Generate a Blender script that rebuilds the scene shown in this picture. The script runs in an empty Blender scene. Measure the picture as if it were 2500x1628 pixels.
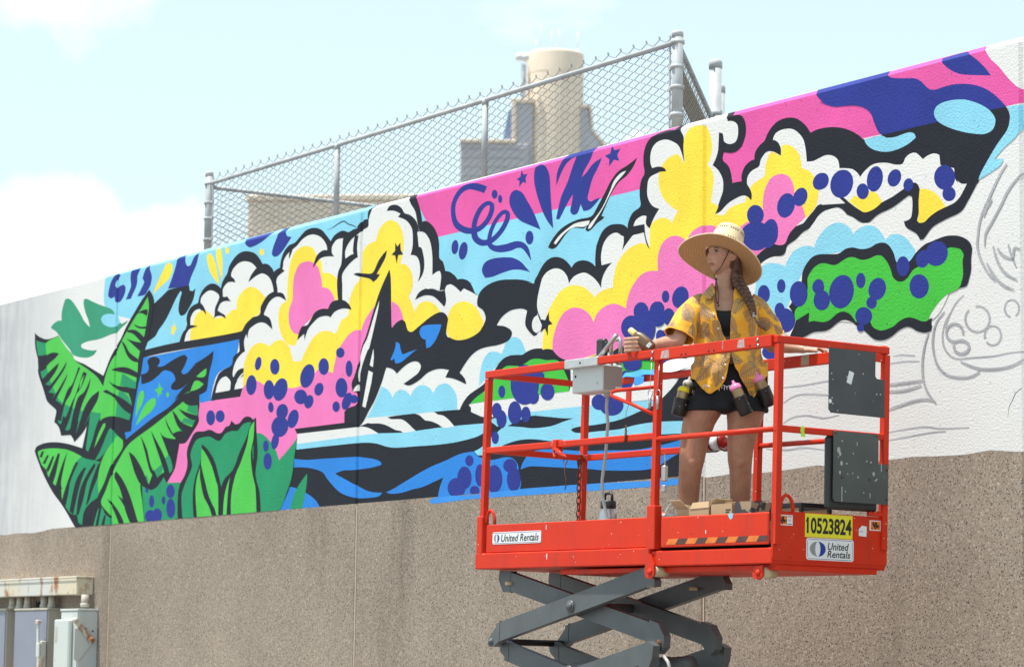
import bpy, bmesh, math, random
from mathutils import Vector, Matrix
from mathutils.geometry import delaunay_2d_cdt
random.seed(7)
S = bpy.context.scene
COL = S.collection

# ------------------------------------------------------------------ camera
FOC, PITCH, ROLL = 6793.0, 0.119269, 0.012663        # focal length in photo pixels (2500 wide)
CAM = Vector((0.0, 0.0, 1.6))
_u = Vector((0, -math.sin(PITCH), math.cos(PITCH)))
_f = Vector((0, math.cos(PITCH), math.sin(PITCH)))
_r = Vector((1, 0, 0))
CR = _r*math.cos(ROLL) + _u*math.sin(ROLL)
CU = _u*math.cos(ROLL) - _r*math.sin(ROLL)
cd = bpy.data.cameras.new('camera')
cam = bpy.data.objects.new('camera', cd); COL.objects.link(cam)
cam.matrix_world = Matrix(((CR.x, CU.x, -_f.x, CAM.x), (CR.y, CU.y, -_f.y, CAM.y), (CR.z, CU.z, -_f.z, CAM.z), (0, 0, 0, 1)))
cd.sensor_width = 36.0; cd.lens = 36.0*FOC/2500.0; cd.clip_start = 0.1; cd.clip_end = 3000
cd.dof.use_dof = True; cd.dof.focus_distance = 16.5; cd.dof.aperture_fstop = 5.0
S.camera = cam

# ------------------------------------------------------------------ world, sun, exposure
SUN_DIR = Vector((-0.28, -0.03, 0.955)).normalized()   # towards the sun
w = bpy.data.worlds.new('World'); S.world = w; w.use_nodes = True
nt = w.node_tree; nt.nodes.clear()
out = nt.nodes.new('ShaderNodeOutputWorld'); bg = nt.nodes.new('ShaderNodeBackground')
sky = nt.nodes.new('ShaderNodeTexSky'); sky.sky_type = 'NISHITA'; sky.sun_disc = False
sky.sun_elevation = math.asin(SUN_DIR.z); sky.sun_rotation = math.atan2(SUN_DIR.x, SUN_DIR.y)
sky.air_density = 1.0; sky.dust_density = 0.6; sky.ozone_density = 1.0
tc = nt.nodes.new('ShaderNodeTexCoord')
mp = nt.nodes.new('ShaderNodeMapping'); mp.inputs['Scale'].default_value = (1, 1, 2.2)
n1 = nt.nodes.new('ShaderNodeTexNoise'); n1.inputs['Scale'].default_value = 4.2; n1.inputs['Detail'].default_value = 6; n1.inputs['Roughness'].default_value = .52
rp = nt.nodes.new('ShaderNodeValToRGB'); rp.color_ramp.elements[0].position = .50; rp.color_ramp.elements[1].position = .70
mx = nt.nodes.new('ShaderNodeMix'); mx.data_type = 'RGBA'
nt.links.new(tc.outputs['Generated'], mp.inputs['Vector']); nt.links.new(mp.outputs[0], n1.inputs['Vector'])
nt.links.new(n1.outputs['Fac'], rp.inputs['Fac'])
ve = nt.nodes.new('ShaderNodeMath'); ve.operation = 'MAXIMUM'; ve.inputs[1].default_value = .50      # thin high veil everywhere
# two cumulus banks low on the left and one high on the left, soft edged
n2 = nt.nodes.new('ShaderNodeTexNoise'); n2.inputs['Scale'].default_value = 16; n2.inputs['Detail'].default_value = 7; n2.inputs['Roughness'].default_value = .55
nt.links.new(tc.outputs['Generated'], n2.inputs['Vector'])
last = rp.outputs['Color']
for (px, py, rad, soft) in ((130, 550, .036, .042), (390, 600, .025, .034), (-230, 600, .044, .04), (150, -110, .038, .050), (1560, 345, .010, .018)):
    d = (_f + CR*((px-1250)/FOC) - CU*((py-814)/FOC)).normalized()
    dn = nt.nodes.new('ShaderNodeVectorMath'); dn.operation = 'DISTANCE'; dn.inputs[1].default_value = d; nt.links.new(tc.outputs['Generated'], dn.inputs[0])
    a1 = nt.nodes.new('ShaderNodeMath'); a1.operation = 'MULTIPLY_ADD'; a1.inputs[1].default_value = .075; nt.links.new(n2.outputs['Fac'], a1.inputs[0]); nt.links.new(dn.outputs['Value'], a1.inputs[2])
    mr = nt.nodes.new('ShaderNodeMapRange'); mr.interpolation_type = 'SMOOTHSTEP'; mr.inputs['From Min'].default_value = rad+.0375+soft/2; mr.inputs['From Max'].default_value = rad+.0375-soft/2; nt.links.new(a1.outputs[0], mr.inputs['Value'])
    mm = nt.nodes.new('ShaderNodeMath'); mm.operation = 'MAXIMUM'; nt.links.new(last, mm.inputs[0]); nt.links.new(mr.outputs[0], mm.inputs[1]); last = mm.outputs[0]
nt.links.new(last, ve.inputs[0]); nt.links.new(ve.outputs[0], mx.inputs['Factor'])
nt.links.new(sky.outputs[0], mx.inputs['A']); mx.inputs['B'].default_value = (8.9, 10.7, 10.7, 1)
nt.links.new(mx.outputs['Result'], bg.inputs['Color']); bg.inputs['Strength'].default_value = 0.10
nt.links.new(bg.outputs[0], out.inputs['Surface'])
sl = bpy.data.lights.new('sun', 'SUN'); sl.energy = 4.9; sl.angle = math.radians(1.5); sl.color = (1, .955, .88)
so = bpy.data.objects.new('sun', sl); COL.objects.link(so)
so.rotation_euler = SUN_DIR.to_track_quat('Z', 'Y').to_euler()
S.view_settings.view_transform = 'Standard'; S.view_settings.look = 'None'
S.view_settings.exposure = 0.46; S.view_settings.gamma = 1.0; S.view_settings.use_curve_mapping = False

# ------------------------------------------------------------------ survey helpers: sight lines of the photo met with the real surfaces
def ray(px, py):
    return _f + CR*((px-1250)/FOC) - CU*((py-814)/FOC)
def frame(o, x, y, z=None):
    x = x.normalized(); z = z.normalized() if z else Vector((0, 0, 1)); 
    return Matrix(((x.x, y.x, z.x, o.x), (x.y, y.y, z.y, o.y), (x.z, y.z, z.z, o.z), (0, 0, 0, 1)))
def hit(Minv, px, py, axis, val):
    o = Minv @ CAM; d = Minv.to_3x3() @ ray(px, py)
    return o + d*((val-o[axis])/d[axis])
AZ = 0.57587
WN = Vector((math.cos(AZ), math.sin(AZ), 0)); WXV = Vector((math.sin(AZ), -math.cos(AZ), 0))
WALL_D = 10.8
WALL_M = frame(WN*WALL_D, WXV, WN); WALL_I = WALL_M.inverted()
def WP(px, py, off=0.0):
    p = hit(WALL_I, px, py, 1, off); return (p.x, p.z)
LIFT_M = frame(Vector((1.38450, 14.69670, 0.0)), Vector((0.5629212, -0.8264738, -0.0077999)),
               Vector((0.8264397, 0.5629715, -0.0077848)), Vector((0.0108250, -0.0020639, 0.9999393)))
ZB = 2.16381                                            # height of the platform's underside
LIFT_M.translation = Vector((1.38450, 14.69670, ZB)) - Vector((0.0108250, -0.0020639, 0.9999393))*ZB
LIFT_I = LIFT_M.inverted()
def LP(px, py, axis=1, val=0.0):
    p = hit(LIFT_I, px, py, axis, val); return Vector((p.x, p.y, p.z-ZB))

# ------------------------------------------------------------------ object helpers
def thing(name, label, cat, M=None, group=None):
    o = bpy.data.objects.new(name, None); COL.objects.link(o); o.empty_display_size = .2
    if M is not None: o.matrix_world = M
    o['label'] = label; o['category'] = cat
    if group: o['group'] = group
    return o
def link(name, me, mats, parent=None, kind=None, label=None):
    if not isinstance(mats, (list, tuple)): mats = [mats]
    if len(me.materials) == 0:
        for m in mats: me.materials.append(m)
    o = bpy.data.objects.new(name, me); COL.objects.link(o)
    if parent: o.parent = parent
    if kind: o['kind'] = kind
    if label: o['label'] = label
    return o
class MB:
    """collects chamfered boxes, tubes, lathes and prisms into one mesh"""
    def __init__(s): s.v = []; s.f = []; s.m = []; s.s = []; s.M = Matrix()
    def add(s, vs, fs, mi=0, smooth=False):
        b = len(s.v); s.v += [tuple(s.M @ Vector(v)) for v in vs]
        for f in fs: s.f.append([b+i for i in f]); s.m.append(mi); s.s.append(smooth)
        return s
    def box(s, x0, x1, y0, y1, z0, z1, c=.004, mi=0):
        x0, x1 = min(x0, x1), max(x0, x1); y0, y1 = min(y0, y1), max(y0, y1); z0, z1 = min(z0, z1), max(z0, z1)
        c = min(c, (x1-x0)*.4, (y1-y0)*.4, (z1-z0)*.4)
        vs = []; ix = {}
        X, Y, Z = (x0, x1), (y0, y1), (z0, z1)
        for i in (0, 1):
            for j in (0, 1):
                for k in (0, 1):
                    sx, sy, sz = (c if i == 0 else -c), (c if j == 0 else -c), (c if k == 0 else -c)
                    ix[i, j, k, 0] = len(vs); vs.append((X[i], Y[j]+sy, Z[k]+sz))
                    ix[i, j, k, 1] = len(vs); vs.append((X[i]+sx, Y[j], Z[k]+sz))
                    ix[i, j, k, 2] = len(vs); vs.append((X[i]+sx, Y[j]+sy, Z[k]))
        fs = []
        def q(a, flip): fs.append(a[::-1] if flip else a)
        for i in (0, 1): q([ix[i, 0, 0, 0], ix[i, 1, 0, 0], ix[i, 1, 1, 0], ix[i, 0, 1, 0]], i == 0)
        for j in (0, 1): q([ix[0, j, 0, 1], ix[0, j, 1, 1], ix[1, j, 1, 1], ix[1, j, 0, 1]], j == 0)
        for k in (0, 1): q([ix[0, 0, k, 2], ix[1, 0, k, 2], ix[1, 1, k, 2], ix[0, 1, k, 2]], k == 0)
        for j in (0, 1):
            for k in (0, 1): q([ix[0, j, k, 1], ix[1, j, k, 1], ix[1, j, k, 2], ix[0, j, k, 2]], (j+k) % 2 == 1)
        for i in (0, 1):
            for k in (0, 1): q([ix[i, 0, k, 0], ix[i, 1, k, 0], ix[i, 1, k, 2], ix[i, 0, k, 2]], (i+k) % 2 == 0)
        for i in (0, 1):
            for j in (0, 1): q([ix[i, j, 0, 0], ix[i, j, 1, 0], ix[i, j, 1, 1], ix[i, j, 0, 1]], (i+j) % 2 == 1)
        for i in (0, 1):
            for j in (0, 1):
                for k in (0, 1): q([ix[i, j, k, 0], ix[i, j, k, 1], ix[i, j, k, 2]], (i+j+k) % 2 == 0)
        return s.add(vs, fs, mi)
    def tube(s, pts, r, n=10, mi=0, caps=True, closed=False, flat=1.0, smooth=True):
        pts = [Vector(p) for p in pts]; N = len(pts); vs = []; fs = []
        rr = r if isinstance(r, (list, tuple)) else [r]*N
        up = None
        for i, p in enumerate(pts):
            if closed: t = pts[(i+1) % N]-pts[i-1]
            else: t = pts[min(i+1, N-1)]-pts[max(i-1, 0)]
            t.normalize()
            if up is None:
                up = Vector((0, 0, 1)) if abs(t.z) < .9 else Vector((1, 0, 0))
            a = t.cross(up).normalized(); b = a.cross(t).normalized(); up = b
            for k in range(n):
                an = 2*math.pi*k/n
                vs.append(p + a*math.cos(an)*rr[i] + b*math.sin(an)*rr[i]*flat)
        for i in range(N if closed else N-1):
            j = (i+1) % N
            for k in range(n):
                fs.append([i*n+k, i*n+(k+1) % n, j*n+(k+1) % n, j*n+k])
        if caps and not closed:
            fs.append(list(range(n))[::-1]); fs.append([(N-1)*n+k for k in range(n)])
        return s.add(vs, fs, mi, smooth)
    def bar(s, p, q, w, h, side=(0, 1, 0), c=0, mi=0):
        """straight bar of width w along `side` and height h across, from p to q"""
        p, q = Vector(p), Vector(q); t = (q-p).normalized(); a = Vector(side); a = (a-t*a.dot(t)).normalized(); b = t.cross(a)
        vs = []
        for e in (p, q):
            for i, j in ((-1, -1), (1, -1), (1, 1), (-1, 1)): vs.append(e + a*(w/2*i) + b*(h/2*j))
        return s.add(vs, [[3, 2, 1, 0], [4, 5, 6, 7], [0, 1, 5, 4], [1, 2, 6, 5], [2, 3, 7, 6], [3, 0, 4, 7]], mi)
    def lathe(s, prof, n=24, mi=0, smooth=True, c=(0, 0, 0)):
        c = Vector(c); vs = []; fs = []
        for (r, z) in prof:
            for k in range(n): vs.append(c + Vector((r*math.cos(2*math.pi*k/n), r*math.sin(2*math.pi*k/n), z)))
        for i in range(len(prof)-1):
            for k in range(n): fs.append([i*n+k, i*n+(k+1) % n, (i+1)*n+(k+1) % n, (i+1)*n+k])
        fs.append(list(range(n))[::-1]); fs.append([(len(prof)-1)*n+k for k in range(n)])
        return s.add(vs, fs, mi, smooth)
    def prism(s, poly, axis, a, b, mi=0):
        """polygon in the two other axes, extruded from a to b along axis"""
        def mk(u, v, t): return {0: (t, u, v), 1: (u, t, v), 2: (u, v, t)}[axis]
        n = len(poly); vs = [mk(u, v, a) for u, v in poly] + [mk(u, v, b) for u, v in poly]
        fs = [list(range(n))[::-1], [n+i for i in range(n)]] + [[i, (i+1) % n, n+(i+1) % n, n+i] for i in range(n)]
        return s.add(vs, fs, mi)
    def mesh(s, name='mesh', fix=True):
        me = bpy.data.meshes.new(name); me.from_pydata(s.v, [], s.f)
        for p, m, sm in zip(me.polygons, s.m, s.s): p.material_index = m; p.use_smooth = sm
        if fix:
            bm = bmesh.new(); bm.from_mesh(me); bmesh.ops.recalc_face_normals(bm, faces=bm.faces[:]); bm.to_mesh(me); bm.free()
        me.update(); return me
    def link(s, name, mats, parent=None, kind=None, label=None): return link(name, s.mesh(name), mats, parent, kind, label)

# ------------------------------------------------------------------ material helpers
class NT:
    def __init__(s, name):
        s.m = bpy.data.materials.new(name); s.m.use_nodes = True; s.t = s.m.node_tree; s.b = s.t.nodes['Principled BSDF']
        s.tc = s.t.nodes.new('ShaderNodeTexCoord')
    def n(s, ty, **k):
        nd = s.t.nodes.new(ty)
        for a, v in k.items(): setattr(nd, a, v)
        return nd
    def l(s, a, b): s.t.links.new(a, b)
    def put(s, x, sock):
        if hasattr(x, 'links'): s.l(x, sock)
        else: sock.default_value = x
    def math(s, op, a, b=0.0, c=None, clamp=False):
        nd = s.n('ShaderNodeMath', operation=op, use_clamp=clamp); s.put(a, nd.inputs[0]); s.put(b, nd.inputs[1])
        if c is not None: s.put(c, nd.inputs[2])
        return nd.outputs[0]
    def noise(s, scale, detail=3, rough=.55, vec=None, stretch=None, coord='Object'):
        nd = s.n('ShaderNodeTexNoise'); nd.inputs['Scale'].default_value = scale; nd.inputs['Detail'].default_value = detail; nd.inputs['Roughness'].default_value = rough
        v = vec if vec is not None else s.tc.outputs[coord]
        if stretch:
            mp = s.n('ShaderNodeMapping'); mp.inputs['Scale'].default_value = stretch; s.l(v, mp.inputs['Vector']); v = mp.outputs[0]
        s.l(v, nd.inputs['Vector']); return nd.outputs['Fac']
    def voro(s, scale, feat='F1', coord='Object', rnd=1.0):
        nd = s.n('ShaderNodeTexVoronoi', feature=feat); nd.inputs['Scale'].default_value = scale; nd.inputs['Randomness'].default_value = rnd
        s.l(s.tc.outputs[coord], nd.inputs['Vector']); return nd
    def ramp(s, fac, stops, interp='LINEAR'):
        nd = s.n('ShaderNodeValToRGB'); cr = nd.color_ramp; cr.interpolation = interp
        while len(cr.elements) < len(stops): cr.elements.new(.5)
        for e, (p, c) in zip(cr.elements, stops):
            e.position = p; e.color = (c, c, c, 1) if isinstance(c, (int, float)) else (*c, 1)
        s.l(fac, nd.inputs['Fac']); return nd.outputs['Color']
    def mix(s, fac, a, b, mode='MIX'):
        nd = s.n('ShaderNodeMix', data_type='RGBA', blend_type=mode)
        s.put(fac, nd.inputs['Factor']); s.put((*a, 1) if isinstance(a, tuple) and len(a) == 3 else a, nd.inputs['A'])
        s.put((*b, 1) if isinstance(b, tuple) and len(b) == 3 else b, nd.inputs['B']); return nd.outputs['Result']
    def bump(s, h, strength=.5, dist=.01):
        nd = s.n('ShaderNodeBump'); nd.inputs['Strength'].default_value = strength; nd.inputs['Distance'].default_value = dist
        s.l(h, nd.inputs['Height']); s.l(nd.outputs[0], s.b.inputs['Normal'])
    def dull(s, v=.25): s.b.inputs['Specular IOR Level'].default_value = v; return s
    def col(s, c): s.put((*c, 1) if isinstance(c, tuple) and len(c) == 3 else c, s.b.inputs['Base Color'])
    def set(s, **k):
        for a, v in k.items(): s.put(v, s.b.inputs[a.replace('_', ' ')])
        return s
def srgb(r, g, b):
    f = lambda c: (c/255/12.92) if c/255 <= .04045 else ((c/255+.055)/1.055)**2.4
    return (f(r), f(g), f(b))
def simple(name, c, rough=.5, metal=0.0, var=.12, scale=9.0, bump=0.0, bscale=120):
    t = NT(name); n = t.noise(scale, 4)
    t.col(t.mix(1.0, (*c, 1), t.ramp(n, [(.3, 1-var), (.7, 1+var*.0+.0)]), 'MULTIPLY')); t.set(Roughness=rough, Metallic=metal)
    if bump: t.bump(t.noise(bscale, 3), bump, .003)
    return t.m
# ================================================================== ground
gm = NT('pavement'); n = gm.noise(1.1, 6); n2 = gm.noise(90, 2)
gm.col(gm.mix(gm.ramp(n, [(.35, 0.), (.7, 1.)]), (.17, .163, .155), (.22, .212, .20))); gm.set(Roughness=.9); gm.bump(n2, .4, .004)
m = MB(); m.add([(-400, -200, 0), (400, -200, 0), (400, 900, 0), (-400, 900, 0)], [[0, 1, 2, 3]])
m.link('ground', gm.m, kind='structure')

# ================================================================== wall
SEAMS = [-27.79, -23.32, -18.825, -14.345, -11.385]
WTOP, MBOT = 5.181, 2.850
def concrete():
    t = NT('exposed_aggregate_concrete')
    v = t.voro(95); v2 = t.voro(58); v3 = t.voro(170); t.dull(.2)
    big = t.noise(.55, 5); st = t.noise(1.0, 5, .6, stretch=(.85, 1, .11)); fine = t.noise(55, 3)
    c = t.mix(t.ramp(v.outputs['Color'], [(.1, 0.), (.9, 1.)]), (.275, .218, .170), (.395, .33, .27))
    c = t.mix(t.ramp(v3.outputs['Color'], [(.80, 0.), (.86, .75)]), c, (.16, .13, .115))
    sep = t.n('ShaderNodeSeparateColor'); t.l(v2.outputs['Color'], sep.inputs[0])
    dk = t.math('MULTIPLY', t.ramp(sep.outputs[1], [(.80, 0.), (.82, 1.)]), t.ramp(v2.outputs['Distance'], [(.22, 1.), (.36, 0.)]))
    c = t.mix(dk, c, (.085, .075, .07))
    sep3 = t.n('ShaderNodeSeparateColor'); t.l(v.outputs['Color'], sep3.inputs[0])
    c = t.mix(t.ramp(sep3.outputs[2], [(.93, 0.), (.95, .7)]), c, (.55, .44, .36))
    c = t.mix(1.0, c, t.ramp(big, [(.3, .80), (.7, 1.08)]), 'MULTIPLY')
    c = t.mix(1.0, c, t.ramp(st, [(.29, .70), (.42, 1.0)]), 'MULTIPLY')
    t.col(c); t.set(Roughness=.93)
    t.bump(t.math('ADD', t.math('MULTIPLY', v.outputs['Distance'], -.6), fine), .30, .005)
    return t.m
M_CONC = concrete()
M_CAULK = simple('joint_caulk', (.56, .44, .35), .8)
def warp(x, y, z):
    """joint grooves and the eased top edge that panels and paint share"""
    for s in SEAMS:
        d = abs(x-s)
        if d < .022: y += (.022-d)*.75
    if z > WTOP-.032: y += (z-(WTOP-.032))*.9
    return (x, y, z)
wall = thing('mural_wall', 'long beige exposed aggregate concrete wall with a bright mural painted across its upper half', 'wall', WALL_M)
wall['kind'] = 'thing'
ed = [-75.0] + SEAMS + [-3.0]
for i in range(len(ed)-1):
    a, b = ed[i], ed[i+1]; e0 = .006
    m = MB(); xs = [a+e0, a+.022, b-.022, b-e0]
    prof = [(-.2, 0), (WTOP-.032, 0), (WTOP, .029), (WTOP+.004, .045), (WTOP+.004, .30), (-.2, .30)]
    rows = [[warp(x, y, z) if y < .03 else (x, y, z) for (z, y) in prof] for x in xs]
    vs = [p for r in rows for p in r]; k = len(prof); fs = []
    for q in range(3):
        for j in range(k): fs.append([q*k+j, q*k+(j+1) % k, (q+1)*k+(j+1) % k, (q+1)*k+j])
    fs.append(list(range(k))); fs.append([3*k+j for j in range(k)][::-1])
    m.add(vs, fs); m.link('wall_panel', M_CONC, wall)
for s in SEAMS:
    MB().box(s-.0015, s+.0125, -.0015, .2, -.2, MBOT-.02, .001).link('joint_seal', M_CAULK, wall)

# ------------------------------------------------------------------ paint
def paint(name, rgb, rough=.66, mott=.10):
    t = NT('paint_'+name); c = srgb(*rgb)
    a = t.noise(2.2, 4); pit = t.voro(26); sep = t.n('ShaderNodeSeparateColor'); t.l(pit.outputs['Color'], sep.inputs[0])
    k = t.mix(1.0, (*c, 1), t.ramp(a, [(.3, 1-mott*1.6), (.7, 1.0)]), 'MULTIPLY')
    pm = t.math('MULTIPLY', t.ramp(sep.outputs[0], [(.86, 0.), (.88, 1.)]), t.ramp(pit.outputs['Distance'], [(.10, 1.), (.24, 0.)]))
    t.col(t.mix(t.math('MULTIPLY', pm, .55), k, tuple(x*.35 for x in c))); t.set(Roughness=rough)
    f1 = t.noise(72, 3, .6); f2 = t.noise(170, 2); t.dull(.2)
    t.bump(t.math('ADD', f1, t.math('MULTIPLY', f2, .35)), .40, .009)
    return t.m
def white_paint():
    t = NT('paint_white'); c = srgb(222, 221, 219)
    a = t.noise(.9, 5, .6, stretch=(.6, 1, 1.8)); b = t.noise(3.5, 3, .5, stretch=(2.5, 1, .5))
    pit = t.voro(26); sep = t.n('ShaderNodeSeparateColor'); t.l(pit.outputs['Color'], sep.inputs[0])
    # thin rolled coat towards the left end of the wall, where the aggregate greys it
    sx = t.n('ShaderNodeSeparateXYZ'); t.l(t.tc.outputs['Object'], sx.inputs[0])
    left = t.ramp(t.math('MULTIPLY', t.math('ADD', sx.outputs[0], 26.0), .55), [(.0, 1.), (1., 0.)])
    k = t.mix(t.math('MULTIPLY', left, t.ramp(t.math('ADD', t.math('MULTIPLY', a, .6), t.math('MULTIPLY', b, .4)), [(.36, .35), (.56, 1.)])), (*c, 1), (*srgb(178, 177, 181), 1))
    k = t.mix(1.0, k, t.ramp(a, [(.3, .95), (.6, 1.0)]), 'MULTIPLY')
    pm = t.math('MULTIPLY', t.ramp(sep.outputs[0], [(.86, 0.), (.88, 1.)]), t.ramp(pit.outputs['Distance'], [(.10, 1.), (.24, 0.)]))
    t.col(t.mix(t.math('MULTIPLY', pm, .45), k, (.3, .29, .28))); t.set(Roughness=.62)
    f1 = t.noise(72, 3, .6); f2 = t.noise(170, 2); t.dull(.2)
    t.bump(t.math('ADD', f1, t.math('MULTIPLY', f2, .35)), .40, .009)
    return t.m
PAINT = dict(W=white_paint(), K=paint('black', (33, 35, 45)), B=paint('sky_blue', (140, 209, 232)), P=paint('hot_pink', (228, 92, 165)),
    Q=paint('light_pink', (236, 122, 184)), Y=paint('yellow', (252, 221, 72)), N=paint('navy', (44, 56, 142)), U=paint('mid_blue', (46, 132, 217)),
    G=paint('light_green', (82, 196, 82)), V=paint('bright_green', (70, 190, 66)), D=paint('dark_green', (36, 146, 100)), T=paint('teal', (58, 152, 118)),
    M=paint('tape_blue', (62, 146, 228)), Z=paint('pencil_grey', (180, 180, 184), mott=.2))
PK = list(PAINT)
mural = None

SC = 3.876
def catmull(P, closed=True, step=5, corner=52):
    n = len(P); outp = []
    V = [Vector(p) for p in P]
    def is_c(i):
        if not closed and i in (0, n-1): return True
        a = V[i]-V[i-1]; b = V[(i+1) % n]-V[i]
        if a.length < 1e-6 or b.length < 1e-6: return True
        return abs(math.degrees(a.angle(b))) > corner
    cs = [is_c(i) for i in range(n)]
    for i in range(n if closed else n-1):
        p1, p2 = V[i], V[(i+1) % n]; L = (p2-p1).length
        m1 = (p2-V[i-1])*.5 if not cs[i] else (p2-p1)*.9
        m2 = (V[(i+2) % n]-p1)*.5 if not cs[(i+1) % n] else (p2-p1)*.9
        if cs[i] and not cs[(i+1) % n]: m1 = (p2-p1)*1.5-m2*.5
        if cs[(i+1) % n] and not cs[i]: m2 = (p2-p1)*1.5-m1*.5
        for mm in (m1, m2):
            if mm.length > L*1.25: mm *= L*1.25/mm.length
        k = max(1, min(8, int(L/step)))
        if L > 120: k = max(k, 8)
        for j in range(k):
            t = j/k; t2 = t*t; t3 = t2*t
            outp.append(p1*(2*t3-3*t2+1) + m1*(t3-2*t2+t) + p2*(-2*t3+3*t2) + m2*(t3-t2))
    if not closed: outp.append(V[-1])
    return outp
def parse(s, tile):
    pts = []; X0, Y0 = tile
    for tok in s.split():
        if tok[0] == '@': X0, Y0 = map(float, tok[1:].split(',')); continue
        x, y = map(float, tok.split(',')[:2]); pts.append((X0+x/SC, Y0+y/SC))
    return pts
STEP = .00015                                  # thickness of one coat
GRID = {}                                         # 4 cm cells of the wall -> number of coats already there
def coats(P, dense=None):
    """next free coat level over the area of outline P"""
    c = .04; cells = set()
    n = len(P)
    for i in range(n):
        a, b = P[i], P[(i+1) % n]; k = int(max(abs(a[0]-b[0]), abs(a[1]-b[1]))/c*2)+1
        for j in range(k): cells.add((int((a[0]+(b[0]-a[0])*j/k)/c), int((a[1]+(b[1]-a[1])*j/k)/c)))
    if not dense:
        for r in range(int(min(p[1] for p in P)/c), int(max(p[1] for p in P)/c)+1):
            z = (r+.5)*c; X = []
            for i in range(n):
                a, b = P[i], P[(i+1) % n]
                if (a[1] > z) != (b[1] > z): X.append(a[0]+(z-a[1])*(b[0]-a[0])/(b[1]-a[1]))
            X.sort()
            for x0, x1 in zip(X[::2], X[1::2]):
                for q in range(int(x0/c), int(x1/c)+1): cells.add((q, r))
    lv = 1+max([GRID.get(k, 1) for k in cells] or [1])
    for k in cells: GRID[k] = lv
    return lv
SPLIT = ('painted_dot', 'painted_star', 'painted_drip', 'pencil_line', 'painted_bush', 'painted_letter')
class Motif:
    def __init__(s, name): s.name = name; s.v = []; s.f = []; s.m = []
    def poly(s, col, src):
        P = []
        for p in src:
            x, z = WP(p[0], p[1]); P.append((min(x, -3.2), max(MBOT-(.085 if col == 'M' else .001), min(WTOP, z))))
        y = -STEP*coats(P)
        # constrained triangulation copes with outlines that touch or cross themselves
        V2 = [Vector(p) for p in P]; n = len(V2)
        co, _e, tri, *_ = delaunay_2d_cdt(V2, [(i, (i+1) % n) for i in range(n)], [], 1, 1e-5)
        b = len(s.v); s.v += [(c.x, y, c.y) for c in co]
        for t in tri: s.f.append([b+i for i in t]); s.m.append(PK.index(col))
        s.flush(); return s
    def flush(s):
        if s.name in SPLIT: s.done(); s.v = []; s.f = []; s.m = []
    def done(s):
        if not s.f: return
        me = bpy.data.meshes.new(s.name); me.from_pydata(s.v, [], s.f)
        for p, mi in zip(me.polygons, s.m): p.material_index = mi
        bm = bmesh.new(); bm.from_mesh(me)
        for f in bm.faces:
            f.normal_update()
            if f.normal.y > 0: f.normal_flip()
        bmesh.ops.triangulate(bm, faces=bm.faces[:], ngon_method='EAR_CLIP')
        for sx in SEAMS:
            for dx in (-.022, 0, .022):
                bmesh.ops.bisect_plane(bm, geom=bm.verts[:]+bm.edges[:]+bm.faces[:], plane_co=(sx+dx, 0, 0), plane_no=(1, 0, 0))
        bmesh.ops.bisect_plane(bm, geom=bm.verts[:]+bm.edges[:]+bm.faces[:], plane_co=(0, 0, WTOP-.032), plane_no=(0, 0, 1))
        for v in bm.verts: v.co = warp(*v.co)
        bmesh.ops.triangulate(bm, faces=bm.faces[:])
        bm.normal_update()
        for f in bm.faces:
            if f.normal.y > 0: f.normal_flip()
        bm.to_mesh(me); bm.free()
        used = sorted({p.material_index for p in me.polygons})
        for u in used: me.materials.append(PAINT[PK[u]])
        for p in me.polygons: p.material_index = used.index(p.material_index)
        o = link(s.name, me, [], mural or wall)
        return o
_mot = None; _tile = (0, 0)
def motif(name):
    global _mot
    if _mot: _mot.done()
    _mot = Motif(name) if name else None
def tile(x, y):
    global _tile; _tile = (x, y)
def sh(col, s, corner=52): _mot.poly(col, catmull(parse(s, _tile), corner=corner))
def hard(col, s): _mot.poly(col, parse(s, _tile))
def dots(col, s):
    for d in s.split():
        a = list(map(float, d.split(','))); cx, cy, rx, ry = a[:4]; ro = math.radians(a[4] if len(a) > 4 else 0); P = []
        for k in range(26):
            t = 2*math.pi*k/26; u, v = rx*math.cos(t), ry*math.sin(t)
            P.append((_tile[0]+(cx+u*math.cos(ro)-v*math.sin(ro))/SC, _tile[1]+(cy+u*math.sin(ro)+v*math.cos(ro))/SC))
        _mot.poly(col, P)
def stroke(col, s, width):
    P = catmull(parse(s, _tile), closed=False, step=4, corner=170); n = len(P)
    W = width if isinstance(width, list) else [width, width]
    L = []; R = []
    for i, p in enumerate(P):
        t = (P[min(i+1, n-1)]-P[max(i-1, 0)]).normalized(); nn = Vector((-t.y, t.x))
        u = i/(n-1)*(len(W)-1); a = min(int(u), len(W)-2); wd = (W[a]+(W[a+1]-W[a])*(u-a))/SC/2
        L.append(p+nn*wd); R.append(p-nn*wd)
    # a ribbon: quads, so that loops may cross themselves
    pts = L+R; b = len(_mot.v)
    q = [WP(p.x, p.y) for p in pts]; lv = coats(q, True)
    _mot.v += [(x, -STEP*lv-(i % n)*2e-7, z) for i, (x, z) in enumerate(q)]
    for i in range(n-1):
        _mot.f.append([b+i, b+i+1, b+n+i+1, b+n+i]); _mot.m.append(PK.index(col))
    _mot.flush()
# ================================================================== the mural (flat coats of paint on the wall, back to front)
base = Motif('mural'); bx_ = [-74.9, -11.392, -3.2]
zs_ = []
jit = [-26.4+.22*i for i in range(70)]
botp = [(-74.9, MBOT)] + [(x, MBOT-.012+random.uniform(-.012, .012) if (x < -24.7 or x > -14.3) else MBOT+.004) for x in jit if x < -11.4] + [(-3.2, MBOT)]
base.v = [(x, -.00018, z) for x, z in botp] + [(-3.2, -.00018, WTOP), (-74.9, -.00018, WTOP)]
base.f = [list(range(len(base.v)))]; base.m = [0]
mural = base.done()

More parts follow.
